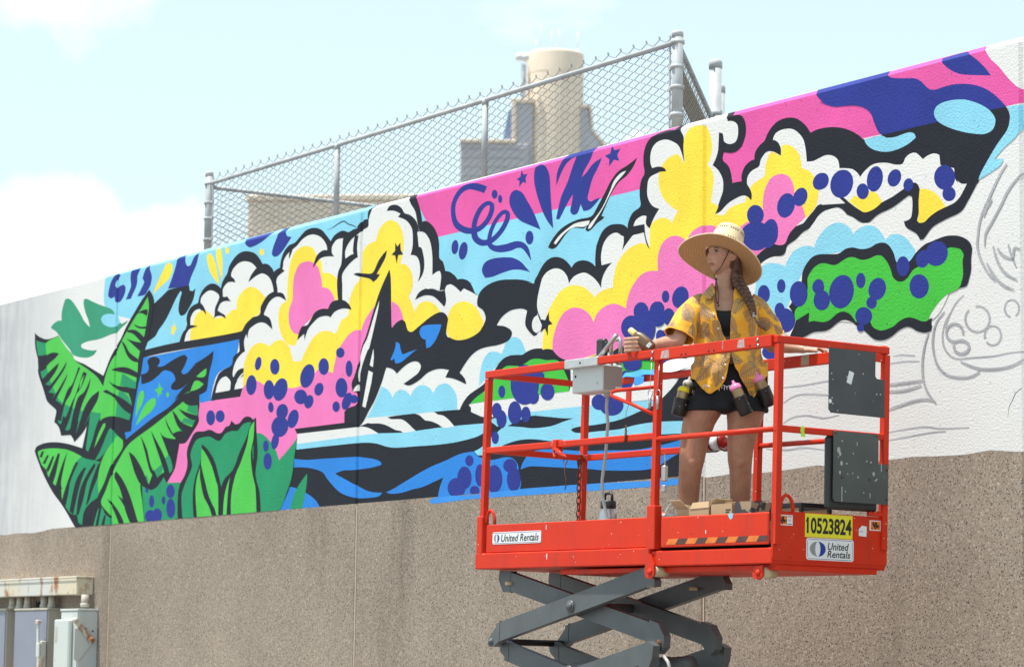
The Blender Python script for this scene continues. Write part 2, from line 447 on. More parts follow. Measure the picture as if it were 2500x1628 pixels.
motif('painted_sky'); tile(0, 600)
sh('B', "1000,287 990,560 1100,655 1230,690 1400,760 1370,1000 @400,500 700,1200 900,1600 2000,1500 @1200,300 500,1500 1700,1200 2000,0 @800,450 800,100 @400,500 1000,250")
_mot.poly('P', parse("@800,450 780,100 830,560", _tile)+parse("@2000,50 1938,795 1938,100", _tile)) if False else None
# the pink band: level lower edge
zP = WP(1561, 463)[1]
xs = [WP(1010, 500)[0], -11.385, -3.2]
_mot.poly('P', [(1010, 477), (1060, 581), (1200, 548), (1400, 501), (1561, 463), (1800, 408), (2100, 340), (2457, 260), (2560, 236), (2560, 60), (2300, 138), (2000, 217), (1800, 268), (1600, 321), (1400, 374), (1200, 427)])

sh('P', "@1600,200 640,700 700,810 720,880 730,985 825,955 820,880 850,800 910,745 940,735 900,600 700,600")

motif('painted_dove'); tile(0, 600)
sh('T', "480,775 510,735 550,710 585,705 583,640 600,560 620,505 645,498 680,520 710,560 760,640 800,715 850,768 835,700 808,630 790,540 795,505 820,500 870,525 950,560 1010,580 1055,600 1080,630 1090,652 1150,740 1215,705 1190,740 1150,775 1105,822 1060,835 1000,860 930,885 850,900 800,915 765,940 775,965 830,985 880,990 918,985 890,1030 840,1055 790,1058 740,1050 690,1030 670,995 640,955 600,905 560,850 530,810 500,790", 70)
sh('B', "955,695 970,665 1010,645 1060,645 1100,655 1130,690 1140,725 1100,760 1050,770 1000,755 970,730")

motif('painted_drip'); tile(0, 600)
sh('N', "1130,262 1142,280 1130,300 1100,340 1090,375 1105,398 1140,380 1170,365 1188,390 1185,440 1160,500 1130,535 1090,530 1085,480 1050,500 1025,480 1030,420 1050,345 1080,290 1100,265", 75)
sh('N', "1245,232 1335,205 1320,240 1300,290 1300,340 1285,400 1260,450 1240,500 1190,512 1215,450 1240,380 1235,310")
sh('N', "1400,190 1420,182 1418,220 1438,290 1425,370 1400,420 1370,465 1300,478 1340,400 1365,340 1350,310 1370,240")
sh('Y', "1452,460 1465,410 1500,330 1540,240 1575,175 1605,155 1628,180 1630,240 1600,310 1550,360 1500,405")
tile(400, 500)
sh('Y', "435,455 460,480 500,600 525,755 490,720 440,640 412,540 410,480")
sh('Y', "520,400 545,430 555,560 552,718 530,650 500,520 498,430")
dots('Y', "600,432,18,35 926,448,22,32")
sh('N', "130,495 207,470 205,540 225,582 250,575 285,500 335,440 310,560 260,680 235,770 40,795 75,700 110,590")
sh('N', "760,325 900,285 1035,250 1000,290 930,350 860,390 810,405 780,385")
sh('N', "1100,240 1175,210 1155,265 1165,295 1210,305 1170,370 1130,430 1080,485 1045,495 1022,470 1035,400 1070,310", 60)

motif('painted_palm_black'); tile(0, 600)  # flat black mural paint to the right of the leaf
sh('K', "1415,415 1440,470 1460,545 1520,490 1570,440 1600,415 1790,375 1797,425 1825,428 1850,400 1832,500 1795,580 1750,650 1710,662 1690,620 1695,540 1722,440 1708,428 1660,510 1610,620 1560,715 1500,800 1470,855 1395,915 1375,980 1340,1050 1330,1200 1310,1310 1290,1500 1200,1500 1300,1000 1350,600")

motif('painted_bay'); tile(0, 600)
sh('U', "1350,1060 @400,500 715,1270 @400,850 690,60 640,160 520,230 470,350 445,495 345,522 330,440 0,600 @0,950 1720,135 1490,300 1300,460 1215,530 1150,400 1225,380 1250,200 1270,60 @0,600 1310,1250")
sh('K', "1360,988 @400,500 140,1298 740,1193 800,1190 715,1270 0,1400 @0,600 1350,1062")
sh('K', "1335,1215 1390,1200 1410,1150 1395,1090 1430,1055 1480,1050 1515,1080 1510,1110 1490,1140 1540,1140 1620,1090 1700,1045 1750,1030 1775,1055 1755,1120 1715,1190 1730,1215 1770,1205 1830,1140 1900,1075 @400,850 250,180 400,80 470,25 460,110 430,230 420,300 410,380 380,420 330,440 300,300 250,310 180,370 120,395 70,385 75,340 110,300 90,240 50,215 0,210 @0,600 1500,1225 1430,1280 1340,1310", 60)
sh('G', "1510,1290 1522,1340 1548,1345 1528,1375 1535,1405 1512,1400 1495,1440 1492,1395 1465,1360 1498,1345", 20)
dots('G', "1587,1408,14,25")
tile(0, 950)
sh('G', "1330,20 1355,10 1365,60 1345,140 1310,210 1283,275 1290,180 1305,80")
sh('G', "1470,85 1475,130 1440,200 1360,270 1283,345 1320,250 1370,150 1430,90")
tile(400, 500)
sh('Y', "100,1110 108,1150 122,1170 105,1190 95,1240 85,1215 65,1222 78,1185 65,1150 90,1155", 20)

motif('painted_shore'); tile(400, 850)
K_sea = "@400,850 1240,762 1718,703 @800,850 350,685 570,645 1000,598 1250,575 1290,500 @1150,850 0,560 50,620 120,650 300,640 600,600 1050,540 1720,470 2140,400 2140,1260 1938,1232 1700,1255 1300,1275 900,1298 500,1330 0,1400 @800,850 1040,1445 900,1432 600,1452 300,1470 0,1495 @400,850 1450,1505 1080,1550 900,1550 1230,1000"
sh('K', K_sea, 40)
sh('W', "1255,810 1830,745 @800,850 300,740 380,750 480,805 @400,850 1830,828 1260,905", 40)
sh('B', "@400,850 1258,905 1830,828 @800,850 480,805 720,795 1100,745 1475,710 1500,760 1475,800 1400,840 1200,890 1000,915 850,925 650,940 560,930 480,905 400,893 290,895 0,925 @400,850 1255,957")
sh('W', "@800,850 340,690 365,665 560,650 600,670 700,672 760,710 800,750 835,780 715,797 690,780 650,775 600,750 550,725 480,710 400,710")
sh('W', "@800,850 820,615 1000,600 1040,625 1090,635 1140,670 1200,740 1095,750 1050,720 980,690 920,680 880,640")
sh('U', "@400,850 1235,1045 1350,1055 1500,1045 1830,1025 @800,850 280,1025 400,1040 480,1060 512,1090 500,1105 400,1130 250,1150 150,1155 70,1185 150,1230 300,1310 400,1355 515,1365 480,1400 380,1415 270,1415 150,1380 80,1330 0,1240 @400,850 1500,1170 1400,1135 1310,1125 1230,1125")
sh('U', "@800,850 555,1360 620,1330 700,1280 800,1220 900,1160 1000,1110 1120,1060 1250,1000 1380,975 1420,1020 1480,1040 1560,1055 1680,1030 1750,1040 1800,1100 1810,1190 1830,1260 1820,1330 1938,1322 1938,1380 1040,1455 1045,1400 1060,1320 1095,1220 1000,1265 900,1310 800,1335 700,1365 600,1375")
sh('U', "@400,850 1195,1310 1245,1320 1350,1370 1430,1430 1475,1500 1080,1545 1150,1420")
sh('U', "@1150,850 470,1145 490,1080 540,1010 600,970 750,955 1050,970 1300,965 1600,955 1938,880 2135,800 2135,930 1938,1010 1700,1140 1300,1155 1100,1140 800,1125 600,1115 540,1120")
sh('W', "@1150,850 0,520 200,495 600,430 930,410 1430,380 1938,300 2135,270 2135,450 1900,470 1050,548 560,605 300,645 120,645 40,620 0,600")
sh('B', "@1150,850 170,680 300,640 560,603 1050,548 1720,490 1780,480 2135,440 2135,800 1804,814 1600,830 1300,850 1050,885 830,885 600,860 450,870 300,920 170,1000 60,1010 30,975 120,920 200,830 250,740")
sh('K', "@1150,850 345,735 420,700 560,640 700,645 860,660 970,662 870,695 760,735 600,755 480,745")
sh('K', "@1150,850 945,770 1000,745 1200,720 1350,690 1450,660 1600,595 1720,545 1800,480 1880,400 1938,330 2000,250 2135,190 2135,690 1938,688 1720,700 1560,725 1400,765 1200,785 1050,800 980,795")
sh('K', "@1150,850 180,790 200,760 250,740 310,735 270,775 190,840")
sh('M', "@1150,850 0,1385 200,1362 470,1332 500,1327 900,1296 1300,1272 1700,1252 1938,1230 2135,1212 2135,1262 1938,1292 1000,1358 0,1425 @800,850 1200,1445 985,1470 960,1445 1040,1405", 40)

motif('painted_cloud'); tile(800, 450)
sh('W', "@800,850 300,740 365,660 440,560 555,180 620,200 655,240 740,160 810,125 860,130 885,170 860,230 800,280 720,335 780,350 870,300 950,230 1050,195 1150,205 1115,275 1200,290 1312,340 1300,290 1250,230 1320,120 1380,50 1450,5 1560,-40 @1200,650 0,755 60,745 150,710 190,660 190,610 130,570 50,560 100,480 180,420 280,400 340,420 320,540 345,600 400,660 450,630 490,620 490,790 400,790 300,840 @800,850 1640,120 1560,240 1470,345 1350,430 1290,500 1250,580 1000,600 570,650")
sh('B', "@800,850 365,660 430,550 510,360 560,385 600,430 615,470 640,420 680,395 720,395 760,420 785,455 810,400 860,355 910,350 960,370 1000,425 1040,360 1100,333 1150,345 1200,400 1225,470 1227,580")
sh('B', "@800,850 1435,360 1440,250 1470,120 1520,45 1570,30 1620,40 1645,55 1670,0 @1200,650 130,730 170,685 220,668 270,690 310,760 332,840 200,840 130,860 60,930 0,1000")

motif('painted_cloud'); tile(400, 500)
sh('K', "145,1305 180,1210 220,1155 215,1070 240,990 280,950 325,930 345,850 390,780 450,745 500,755 540,790 560,720 600,650 620,580 670,500 730,450 800,440 870,465 920,530 935,560 980,560 1025,600 1042,640 1070,610 1100,595 1110,520 1140,440 1190,380 1240,360 1300,290 1350,240 1420,218 1490,235 1540,290 1580,345 1620,285 1690,245 1750,260 1790,235 1835,225 @800,450 280,400 330,345 380,330 385,260 420,205 445,190 600,150 770,103 822,90 860,180 885,280 895,355 940,350 1000,400 1040,480 1055,560 1058,700 1090,730 1115,820 1160,830 1210,870 1230,900 1280,895 1340,920 1380,990 1395,1030 1430,1060 1420,1150 1490,1200 1500,1270 1450,1400 1200,1480 600,1550 @800,850 300,700 @400,850 1715,700 1240,762 445,497 480,350 530,230 640,160 660,80 720,20 @400,500 715,1270 740,1195")
sh('W', "195,1293 215,1215 250,1160 255,1070 290,1005 340,985 395,1035 375,980 350,930 360,870 420,815 470,815 520,850 530,900 560,870 560,800 600,740 640,730 680,735 640,680 650,620 700,560 760,535 830,550 880,600 830,660 800,735 880,670 940,650 1000,690 1030,760 1040,830 980,870 930,950 905,1040 840,1065 790,1120 745,1190", 60)
sh('Y', "250,1282 255,1200 280,1120 300,1050 340,1010 400,1000 450,1040 480,1075 590,1050 640,1000 690,990 690,920 720,850 780,790 830,775 890,800 940,850 965,880 920,960 905,1040 840,1065 790,1120 745,1192")
sh('K', "285,1000 340,978 380,1010 400,1042 395,1000 370,950 330,915")
sh('K', "215,1145 270,1138 325,1150 270,1165 205,1195")
sh('K', "520,830 560,870 600,865 635,915 590,910 540,930 510,1000 540,1020 580,1045 590,1080 540,1050 490,1060 455,1095 480,1050 485,980 510,920 525,880", 60)
sh('K', "575,690 630,680 665,700 680,735 640,725 590,745 560,790 540,805")
sh('K', "880,595 840,650 800,735 830,700 890,655 950,645 1010,690 1035,770 1045,640 1000,590 940,560")
sh('W', "@400,500 1125,605 1135,530 1170,470 1210,430 1260,390 1310,330 1370,290 1430,283 1490,310 1535,370 1548,430 1590,440 1595,390 1640,330 1705,316 1780,300 1812,300 @800,450 325,440 385,400 390,330 425,230 460,195 600,158 760,118 790,190 830,260 850,365 870,450 920,460 970,540 990,680 990,860 1060,820 1075,870 1060,1005 1110,1000 1130,955 1165,945 1220,980 1258,1020 1290,985 1360,1020 1430,1060 1420,1130 1480,1190 1500,1260 1480,1330 1400,1400 1200,1450 800,1400 600,1350 400,1540 @400,850 1640,60 1600,230 1300,360 950,345 760,380 755,300 760,200 770,60 @400,500 765,1390 760,1290 800,1190 870,1130 950,1100 950,1030 1000,920 1075,840 1065,720 1075,680", 60)
sh('W', "@400,850 655,265 660,190 690,110 740,50 785,20 770,200 700,310", 60)
sh('W', "@400,850 490,422 510,340 545,285 590,265 625,300 637,340 625,398", 60)
sh('W', "@400,850 670,390 690,320 755,260 770,300 752,376", 60)
sh('K', "@400,850 655,285 700,210 750,188 785,190 795,208 740,240 690,310 670,390 630,395 635,330")
sh('Y', "1345,390 1270,420 1215,500 1185,620 1170,780 1165,900 1110,950 1085,1050 1095,1170 1130,1270 1190,1325 1245,1330 1265,1280 1300,1150 1400,1080 1560,980 1645,890 1648,720 1610,670 1560,645 1505,645 1490,540 1450,480 1410,410")
sh('Q', "1355,535 1290,560 1245,640 1225,740 1220,890 1190,980 1182,1080 1200,1170 1240,1220 1275,1225 1320,1150 1380,1090 1450,1010 1560,985 1615,910 1600,850 1560,795 1500,780 1490,690 1460,590 1410,545")
sh('Y', "@400,500 765,1500 790,1420 840,1340 900,1305 960,1315 1000,1340 1050,1295 1110,1275 1180,1330 1210,1420 1225,1480 1300,1480 1320,1430 1370,1330 1420,1250 1500,1195 1570,1195 1615,1220 @800,450 85,1400 130,1290 195,1240 200,1140 225,1040 265,950 300,910 310,830 320,700 345,620 400,560 455,540 490,430 540,365 590,340 640,350 685,395 715,480 720,600 700,700 690,755 740,760 790,820 808,920 790,1020 770,1060 800,1130 822,1210 860,1140 910,1110 970,1110 1030,1150 1070,1215 1000,1400 780,1450 500,1500 320,1550 @400,850 1640,60 1600,235 1480,195 1400,290 1290,362 1190,378 1050,355 950,345 890,312 800,330 750,372 755,250 765,110")
sh('K', "1040,640 1075,610 1110,595 1145,625 1120,645 1080,680 1065,730 1075,830 1130,840 1160,910 1090,870 1030,890 970,960 945,1040 1000,1070 1020,1120 1028,1180 960,1120 900,1115 840,1140 805,1190 795,1265 780,1220 760,1290 770,1385 720,1400 715,1270 740,1195 800,1100 905,1040 920,960 980,860 1045,820 1030,720", 60)
sh('K', "1185,515 1190,450 1225,405 1205,470")
sh('K', "1548,430 1500,435 1450,480 1420,560 1410,600 1440,560 1480,510 1540,490 1615,490 1590,450 1590,370 1550,340", 60)
sh('K', "1700,316 1690,420 1680,560 1650,640 1640,760 1650,900 1690,900 1690,760 1690,660 1740,580 1800,520 1838,495 1830,460 1780,470 1720,510 1720,430 1760,350 1815,295 1750,262", 60)
sh('K', "1808,295 1795,380 1795,460 1838,495 1830,400 1845,290")
sh('K', "1650,900 1590,920 1555,985 1490,985 1430,1020 1390,1090 1355,1140 1310,1150 1280,1210 1265,1280 1300,1245 1330,1220 1333,1285 1345,1235 1370,1170 1420,1110 1470,1065 1540,1050 1580,1065 1610,1020 1660,990 1720,980 1778,995 1760,950 1710,905", 60)
tile(800, 450)
sh('K', "560,255 590,205 650,195 700,225 730,275 780,290 840,350 866,450 866,560 890,600 915,720 910,820 880,890 855,920 875,840 870,740 840,680 785,670 805,580 805,460 790,400 740,340 665,310 690,280 640,255 600,250", 60)
sh('K', "830,1095 860,1030 920,990 1000,990 1060,1010 1110,1000 1122,1100 1105,1160 1060,1110 1000,1060 930,1050 870,1070", 60)
sh('W', "850,452 905,455 940,490 975,560 992,680 992,860 1040,825 1062,820 1076,870 1060,1005 1000,985 930,985 880,900 912,840 918,720 890,600 864,590", 60)
sh('Y', "1125,1330 1140,1240 1180,1160 1240,1115 1310,1108 1380,1140 1430,1200 1465,1270 1480,1310 1440,1390 1370,1450 1270,1475 1190,1465 1140,1430 1125,1380")

motif('painted_field'); tile(400, 850)
sh('Q', "322,526 450,497 725,458 755,365 800,330 890,312 960,350 1060,360 1200,375 1290,358 1400,285 1445,215 1490,195 1600,235 1635,60 @400,500 1640,1390 1690,1310 1755,1225 1810,1190 1870,1185 @800,450 355,1284 410,1200 460,1148 520,1150 560,1300 400,1560 @400,850 1850,200 1830,520 1760,560 1720,590 1718,703 1240,762 1262,845 1200,930 1092,1058 1062,965 1000,870 930,810 870,850 800,800 640,790 400,850 280,905 255,1100 180,1275 20,1282 85,1150 95,1100 130,890 190,870 250,790 305,700", 60)
sh('Q', "@800,450 606,1108 650,1130 690,1180 722,1285 640,1350 600,1360")

motif('painted_coastline'); tile(800, 450)
sh('K', "608,1360 650,1310 700,1280 735,1300 760,1380 800,1395 880,1330 980,1250 1060,1210 1110,1220 1140,1270 1130,1340 1125,1420 1160,1460 1250,1475 1350,1450 1440,1390 1490,1300 1495,1250 1470,1190 1420,1150 1420,1080 1450,1010 1520,950 1620,910 1750,900 1850,905 1938,930 @1200,650 100,125 250,135 405,165 430,250 440,420 430,470 440,630 400,660 345,600 320,540 340,420 280,400 180,420 100,480 50,560 130,570 190,610 190,660 150,710 60,745 0,755 @800,850 1450,5 1380,50 1320,120 1250,230 1300,290 1312,340 1200,290 1115,275 1150,205 1050,195 950,230 870,300 780,350 720,335 800,280 860,230 885,170 860,130 810,125 740,160 655,240 620,200 556,180 520,300 440,300 440,0", 60)
sh('W', "@1200,650 445,460 405,485 385,545 395,605 430,632 455,610 490,600 500,500")
sh('U', "870,1400 890,1350 950,1330 1080,1325 1060,1390 1020,1480 970,1540 935,1550 930,1470 890,1450")
sh('U', "@800,850 585,0 580,100 610,115 630,95 645,145 700,130 760,80 845,10 760,40 710,60 690,0 685,-40 650,-60 610,-50")

motif('painted_sailboat'); tile(800, 450)
sh('K', "585,808 600,900 608,1350 640,1400 640,1550 @800,850 550,200 520,300 450,480 390,590 340,690 300,740 160,705 160,600 200,570 290,545 280,420 240,410 230,330 260,250 300,100 330,-30 @800,450 360,1450 450,1150 500,1000", 40)
sh('W', "490,1100 480,1180 450,1320 395,1550 @800,850 380,20 330,160 300,300 290,320 290,210 320,50 340,-20 @800,450 380,1450 440,1250")
hard('W', "@800,850 435,5 440,80 430,180 400,160")
hard('W', "@800,850 390,210 430,230 415,330 360,562 330,548 360,380")
hard('W', "@800,850 240,410 260,370 290,340 300,400")

motif('painted_gull'); tile(800, 450)
sh('K', "245,850 275,838 330,842 410,845 440,820 480,730 520,670 562,622 550,690 510,770 465,850 497,850 470,895 432,925 400,895 340,880 290,870", 60)
motif('painted_gull'); tile(1200, 300)
sh('K', "535,1180 570,1110 640,1020 720,960 820,915 920,895 960,870 1010,780 1080,650 1130,550 1200,460 1290,400 1380,330 1340,420 1280,500 1200,570 1130,680 1080,790 1040,885 1065,885 1060,905 1000,950 945,1010 915,1030 890,1015 900,975 870,1000 820,995 760,1000 700,1060 650,1130 610,1180 570,1195", 60)
sh('W', "590,1140 640,1070 720,1000 800,950 930,925 920,960 870,985 800,985 740,1010 680,1060 610,1150", 60)
sh('W', "1275,455 1220,480 1160,550 1120,650 1050,800 980,900 930,960 915,1005 940,995 1000,900 1060,800 1120,680 1180,570 1240,500", 60)
motif('painted_gull'); tile(1200, 650)
sh('K', "762,235 700,240 660,290 655,350 620,390 618,415 650,390 690,370 680,330 700,280", 60)

motif('painted_island'); tile(1200, 650)
sh('K', "@800,850 1250,580 1290,500 1350,430 1470,345 1560,240 1640,120 1720,70 1840,62 @1200,650 300,833 350,800 420,778 520,780 600,795 680,820 725,870 745,960 750,1100 735,1180 0,1270 @800,850 1350,525 1320,590", 60)
sh('V', "@800,850 1350,525 1400,470 1500,390 1590,270 1680,175 1760,165 1830,170 @1200,650 310,925 380,880 450,875 520,888 600,885 650,910 690,990 730,1090 733,1182 0,1272", 60)

motif('painted_cloud'); tile(1200, 300)
sh('K', "@1200,650 405,165 440,80 480,0 @1200,300 460,1400 500,1330 560,1280 630,1270 700,1300 760,1370 800,1320 870,1300 940,1320 985,1360 985,1250 1000,1150 1050,1030 1120,970 1200,958 1260,970 1290,1000 1300,930 1340,850 1410,790 1405,700 1405,620 1420,540 1450,480 1440,380 1445,280 1480,180 1550,110 1640,70 1730,65 1750,30 1800,10 @1600,200 260,395 480,330 660,285 725,268 735,320 800,315 840,350 858,430 850,520 810,620 740,670 650,665 640,740 700,810 720,880 730,970 820,945 820,880 850,800 910,745 940,735 950,660 1000,590 1035,560 1070,480 1130,400 1200,355 1280,340 1350,355 1420,410 1470,485 1560,445 1700,430 1830,455 1938,515 @2000,50 430,1130 600,1085 1110,965 1620,850 1770,818 1805,900 1790,1030 1690,1180 1600,1320 1500,1550 @2000,400 1500,180 1410,350 1340,455 1200,525 1080,595 1020,670 985,715 955,718 920,660 830,605 805,545 870,510 885,400 880,310 850,300 700,410 560,480 470,555 400,555 330,510 270,480 220,430 160,410 60,440 0,485 @1600,200 1850,1290 1800,1240 1720,1190 1640,1205 1580,1250 1520,1320 1470,1380 1400,1420 1330,1490 1250,1550 @1600,550 1230,260 1190,290 1100,300 1000,370 980,390 700,500 20,900 @1200,650 1280,750 740,900 580,790 490,790 490,600 440,450", 55)
sh('W', "@1200,650 440,420 435,330 460,200 490,100 550,40 620,20 680,45 720,100 735,165 780,100 850,65 900,65 970,110 1020,170 1040,210 1050,120 1090,30 @1200,300 1145,1322 1045,1348 1040,1250 1065,1140 1120,1065 1190,1040 1255,1075 1440,1040 1450,980 1345,985 1370,920 1430,880 1470,885 1465,960 1500,1000 1540,900 1590,815 1520,780 1480,700 1478,600 1500,520 1590,470 1525,430 1505,350 1520,250 1570,185 1650,160 1720,180 1780,230 1830,390 1820,130 1795,80 1810,20 @1600,200 400,358 660,295 690,375 740,375 780,410 785,500 760,570 700,590 650,560 640,490 610,480 605,560 590,680 545,790 600,840 640,920 645,1020 610,1130 570,1250 640,1200 720,1130 840,1075 905,1120 900,1050 870,960 880,890 920,840 985,800 1000,740 1050,670 1110,660 1190,700 1190,630 1160,570 1115,550 1140,490 1200,455 1280,445 1340,470 1400,540 1425,640 1435,755 1500,750 1560,720 1620,695 1680,700 1730,740 1745,825 @2000,50 195,1400 250,1400 320,1410 370,1450 390,1485 430,1430 500,1370 570,1350 650,1350 720,1365 790,1360 820,1300 870,1260 920,1255 960,1290 985,1315 1030,1280 1090,1260 1140,1275 1150,1370 1280,1400 1290,1500 1320,1540 @2000,400 1310,160 1350,190 1400,190 1370,250 1330,320 1280,370 1200,410 1120,450 1050,500 1000,550 950,560 930,540 945,470 945,380 955,250 930,190 890,180 800,240 700,310 590,370 520,430 440,460 390,440 330,400 280,360 230,320 190,330 100,340 20,390 @1600,200 1800,1150 1740,1100 1690,1090 1620,1140 1540,1170 1500,1220 1440,1290 1400,1340 1330,1370 1270,1440 1230,1530 @1600,550 1210,170 1180,190 1110,180 1030,230 930,320 750,500 20,900 @1200,650 1280,750 740,890 580,790 490,790 490,600 470,500", 60)
sh('Y', "@1200,650 485,790 490,680 510,520 540,420 590,330 650,240 730,190 800,180 870,195 930,240 980,295 1020,250 1090,215 1150,205 1160,100 @1200,300 1190,1340 1260,1230 1350,1160 1440,1140 1500,1180 1500,1060 1510,970 1560,920 1630,900 1690,920 1710,945 1740,880 1770,835 1700,790 1620,700 1585,580 1590,470 1620,400 1680,330 1770,295 1830,390 1820,200 1850,90 1920,30 @1600,200 330,440 420,412 490,430 530,530 540,620 525,720 495,785 540,840 555,920 540,1060 530,1140 570,1160 600,1180 570,1250 650,1260 700,1200 780,1160 855,1140 860,1080 910,1120 900,1010 950,950 1035,890 1045,790 1080,690 1110,660 1190,705 1200,600 1260,598 1320,630 1370,700 1390,820 1450,840 1500,890 1540,980 1545,1080 1520,1180 1440,1280 1380,1300 1200,1400 @1600,550 800,320 20,900 @1200,650 1280,750 740,890 580,790", 60)
sh('Q', "@1200,650 580,790 585,690 620,560 680,450 760,395 830,395 890,420 940,470 968,530 1000,450 1060,390 1140,355 1210,365 1275,400 1290,310 1330,200 1400,100 1480,50 1580,45 @1200,300 1575,1340 1580,1250 1620,1140 1690,1080 1760,1070 1820,1095 1850,1130 @1600,200 240,1465 300,1515 340,1430 420,1370 500,1358 560,1365 620,1420 680,1480 740,1440 790,1390 870,1330 1030,1290 1020,1150 1040,1020 1090,920 1150,880 1210,872 1270,900 1310,980 1325,1080 1390,1170 1425,1280 1330,1370 1270,1440 1230,1530 @1600,550 1180,190 1110,180 1030,230 930,320 700,600 20,950 @1200,650 1280,760 1100,800 740,890", 60)
tile(1200, 300)
sh('K', "1525,430 1590,415 1640,430 1658,460 1600,465 1550,475 1500,520 1480,470", 70)
sh('K', "1255,1075 1290,1000 1450,960 1465,1090 1505,1200 1470,1150 1445,1040 1360,1050 1290,1130 1240,1205 1255,1120", 60)
tile(1600, 200)
sh('K', "605,480 640,490 650,560 640,660 640,740 700,810 725,960 840,945 890,1000 915,1060 910,1125 880,1090 830,1075 740,1110 680,1160 620,1225 570,1252 600,1180 630,1100 645,1000 640,920 600,840 545,790 590,700 600,600", 60)
sh('Y', "@2000,400 285,355 340,300 400,330 470,270 530,270 570,310 600,360 520,430 440,460 390,440")
sh('Y', "@2000,400 955,240 1020,240 1090,270 1150,330 1200,410 1120,450 1050,500 1000,550 950,560 930,540 945,470 945,350")

motif('painted_wave'); tile(2000, 50)
sh('N', "0,640 320,560 640,470 650,520 690,545 800,550 900,550 960,575 1010,625 1050,655 1110,655 1200,625 1300,605 1420,605 1530,630 1620,675 1700,740 1772,818 1620,850 1110,965 600,1085 560,1050 520,960 490,880 430,830 350,808 250,810 150,818 60,795 0,765 @1600,200 1700,235 1620,215 1560,165 1520,110 1508,70")
sh('N', "1140,355 1370,293 1420,320 1500,380 1570,450 1625,523 1500,520 1350,512 1260,480 1190,430 1150,380")
sh('W', "1555,240 1750,190 1945,135 1945,655 1890,640 1800,560 1700,440 1610,350")
sh('B', "1090,870 1110,820 1170,780 1270,755 1380,752 1500,785 1600,840 1660,910 1670,970 1640,1040 1570,1075 1480,1075 1360,1055 1230,1015 1130,960 1095,910")
sh('B', "430,1130 590,1090 640,1112 720,1105 790,1080 860,1060 905,1075 918,1110 830,1180 720,1230 620,1245 520,1225 455,1180")
sh('B', "1775,818 1945,793 1945,960 1900,1050 1850,1120 1760,1200 1660,1315 1745,1310 1720,1370 1640,1430 1510,1510 1530,1450 1600,1320 1690,1170 1780,1040 1805,950 1805,870", 60)

motif('painted_island'); tile(1600, 550)
sh('W', "985,395 1060,322 1140,297 1200,300 1245,278 1290,200 1350,130 1430,70 1500,-20 @2000,400 0,490 60,447 160,418 220,438 270,487 330,517 400,562 470,562 700,620 900,720 1000,800 1300,900 1200,1300 1000,1500 0,1500 @1600,550 1400,1100 1200,1000 930,700")
sh('B', "@1600,550 950,600 985,420 1040,370 1100,358 1170,365 1232,390 1260,320 1320,240 1400,200 1460,195 1505,212 1530,140 @1600,200 1560,1450 1620,1380 1700,1335 1780,1340 1850,1390 1872,1445 @2000,400 370,620 450,585 530,595 590,650 630,720 680,675 750,665 820,700 880,770 915,840 860,930 740,940 600,800 0,880 @1600,550 1400,450 1260,760 1200,1000 950,750", 60)
sh('K', "@1600,550 1265,770 1300,720 1380,560 1395,450 1430,370 1490,300 1560,275 1730,270 1800,225 1870,210 @2000,400 400,808 480,795 550,755 620,748 670,780 710,850 735,930 790,960 860,920 920,840 1000,765 1080,730 1150,700 1230,680 1330,685 1410,725 1448,790 1440,900 1440,1000 1420,1090 1395,1155 1320,1180 1210,1240 1130,1320 1060,1420 1040,1470 1078,1458 1062,1500 1070,1530 @2000,750 1060,225 1000,240 930,225 880,195 830,185 760,215 680,280 600,312 520,300 450,240 420,215 370,190 330,150 270,125 220,125 170,150 110,200 50,225 @1600,550 1500,1010 1400,1060 1270,1100 1280,1040 1330,900", 60)
sh('V', "@1600,550 1330,905 1330,800 1420,720 1445,600 1445,500 1490,420 1540,375 1600,360 1700,378 1770,340 1830,305 1890,305 @2000,400 400,910 470,900 540,870 590,870 640,920 680,1000 700,1070 740,1110 790,1115 840,1080 880,1020 930,980 1040,940 1120,920 1220,800 1290,797 1340,810 1370,860 1360,920 1365,1040 1350,1120 1320,1180 1210,1240 1130,1320 1060,1420 1035,1480 980,1490 900,1460 830,1455 760,1490 700,1540 @2000,750 600,220 540,205 500,170 480,90 400,130 350,140 300,70 240,42 180,55 110,115 50,140 @1600,550 1500,905 1455,915 1460,825 1400,860", 60)
tile(1200, 650)
sh('V', "1215,905 1440,860 1540,880 1690,995 1600,1030 1240,1055")
sh('K', "1120,850 1180,785 1270,750 1400,830 1550,860 1700,900 1800,1000 1900,990 1938,1045 1760,1060 1680,1010 1540,900 1300,900 1190,930")

motif('painted_bush'); tile(0, 950)
sh('D', "1335,895 1440,940 1490,915 1550,830 1580,885 1710,880 1700,1250 1362,1268")
dots('N', "1615,965,40,65 1618,1125,42,92 1550,1050,17,38 1437,1060,25,58 1425,1200,52,60 1490,1190,45,65 1455,1228,74,30 1392,945,15,35")
tile(400, 850)
sh('D', "870,805 900,800 940,815 1000,870 1060,965 1092,1058 1180,960 1265,845 1240,1000 1215,1200 1170,1350 1085,1545 910,1665 880,1400 850,1200")
sh('D', "1355,1185 1350,1300 1310,1520 1195,1538 1225,1400 1280,1290")
sh('K', "135,1665 132,1450 150,1300 200,1200 225,1100 220,980 250,880 300,795 380,785 440,770 500,800 545,800 590,740 620,735 640,685 680,720 720,705 760,655 810,645 860,690 875,655 880,800 890,1000 870,1200 910,1380 920,1665", 60)
sh('D', "182,1665 170,1400 200,1290 260,1150 270,1100 255,1000 290,900 330,855 430,835 500,870 540,870 580,810 620,790 650,780 700,780 750,720 800,700 850,705 850,1665", 60)
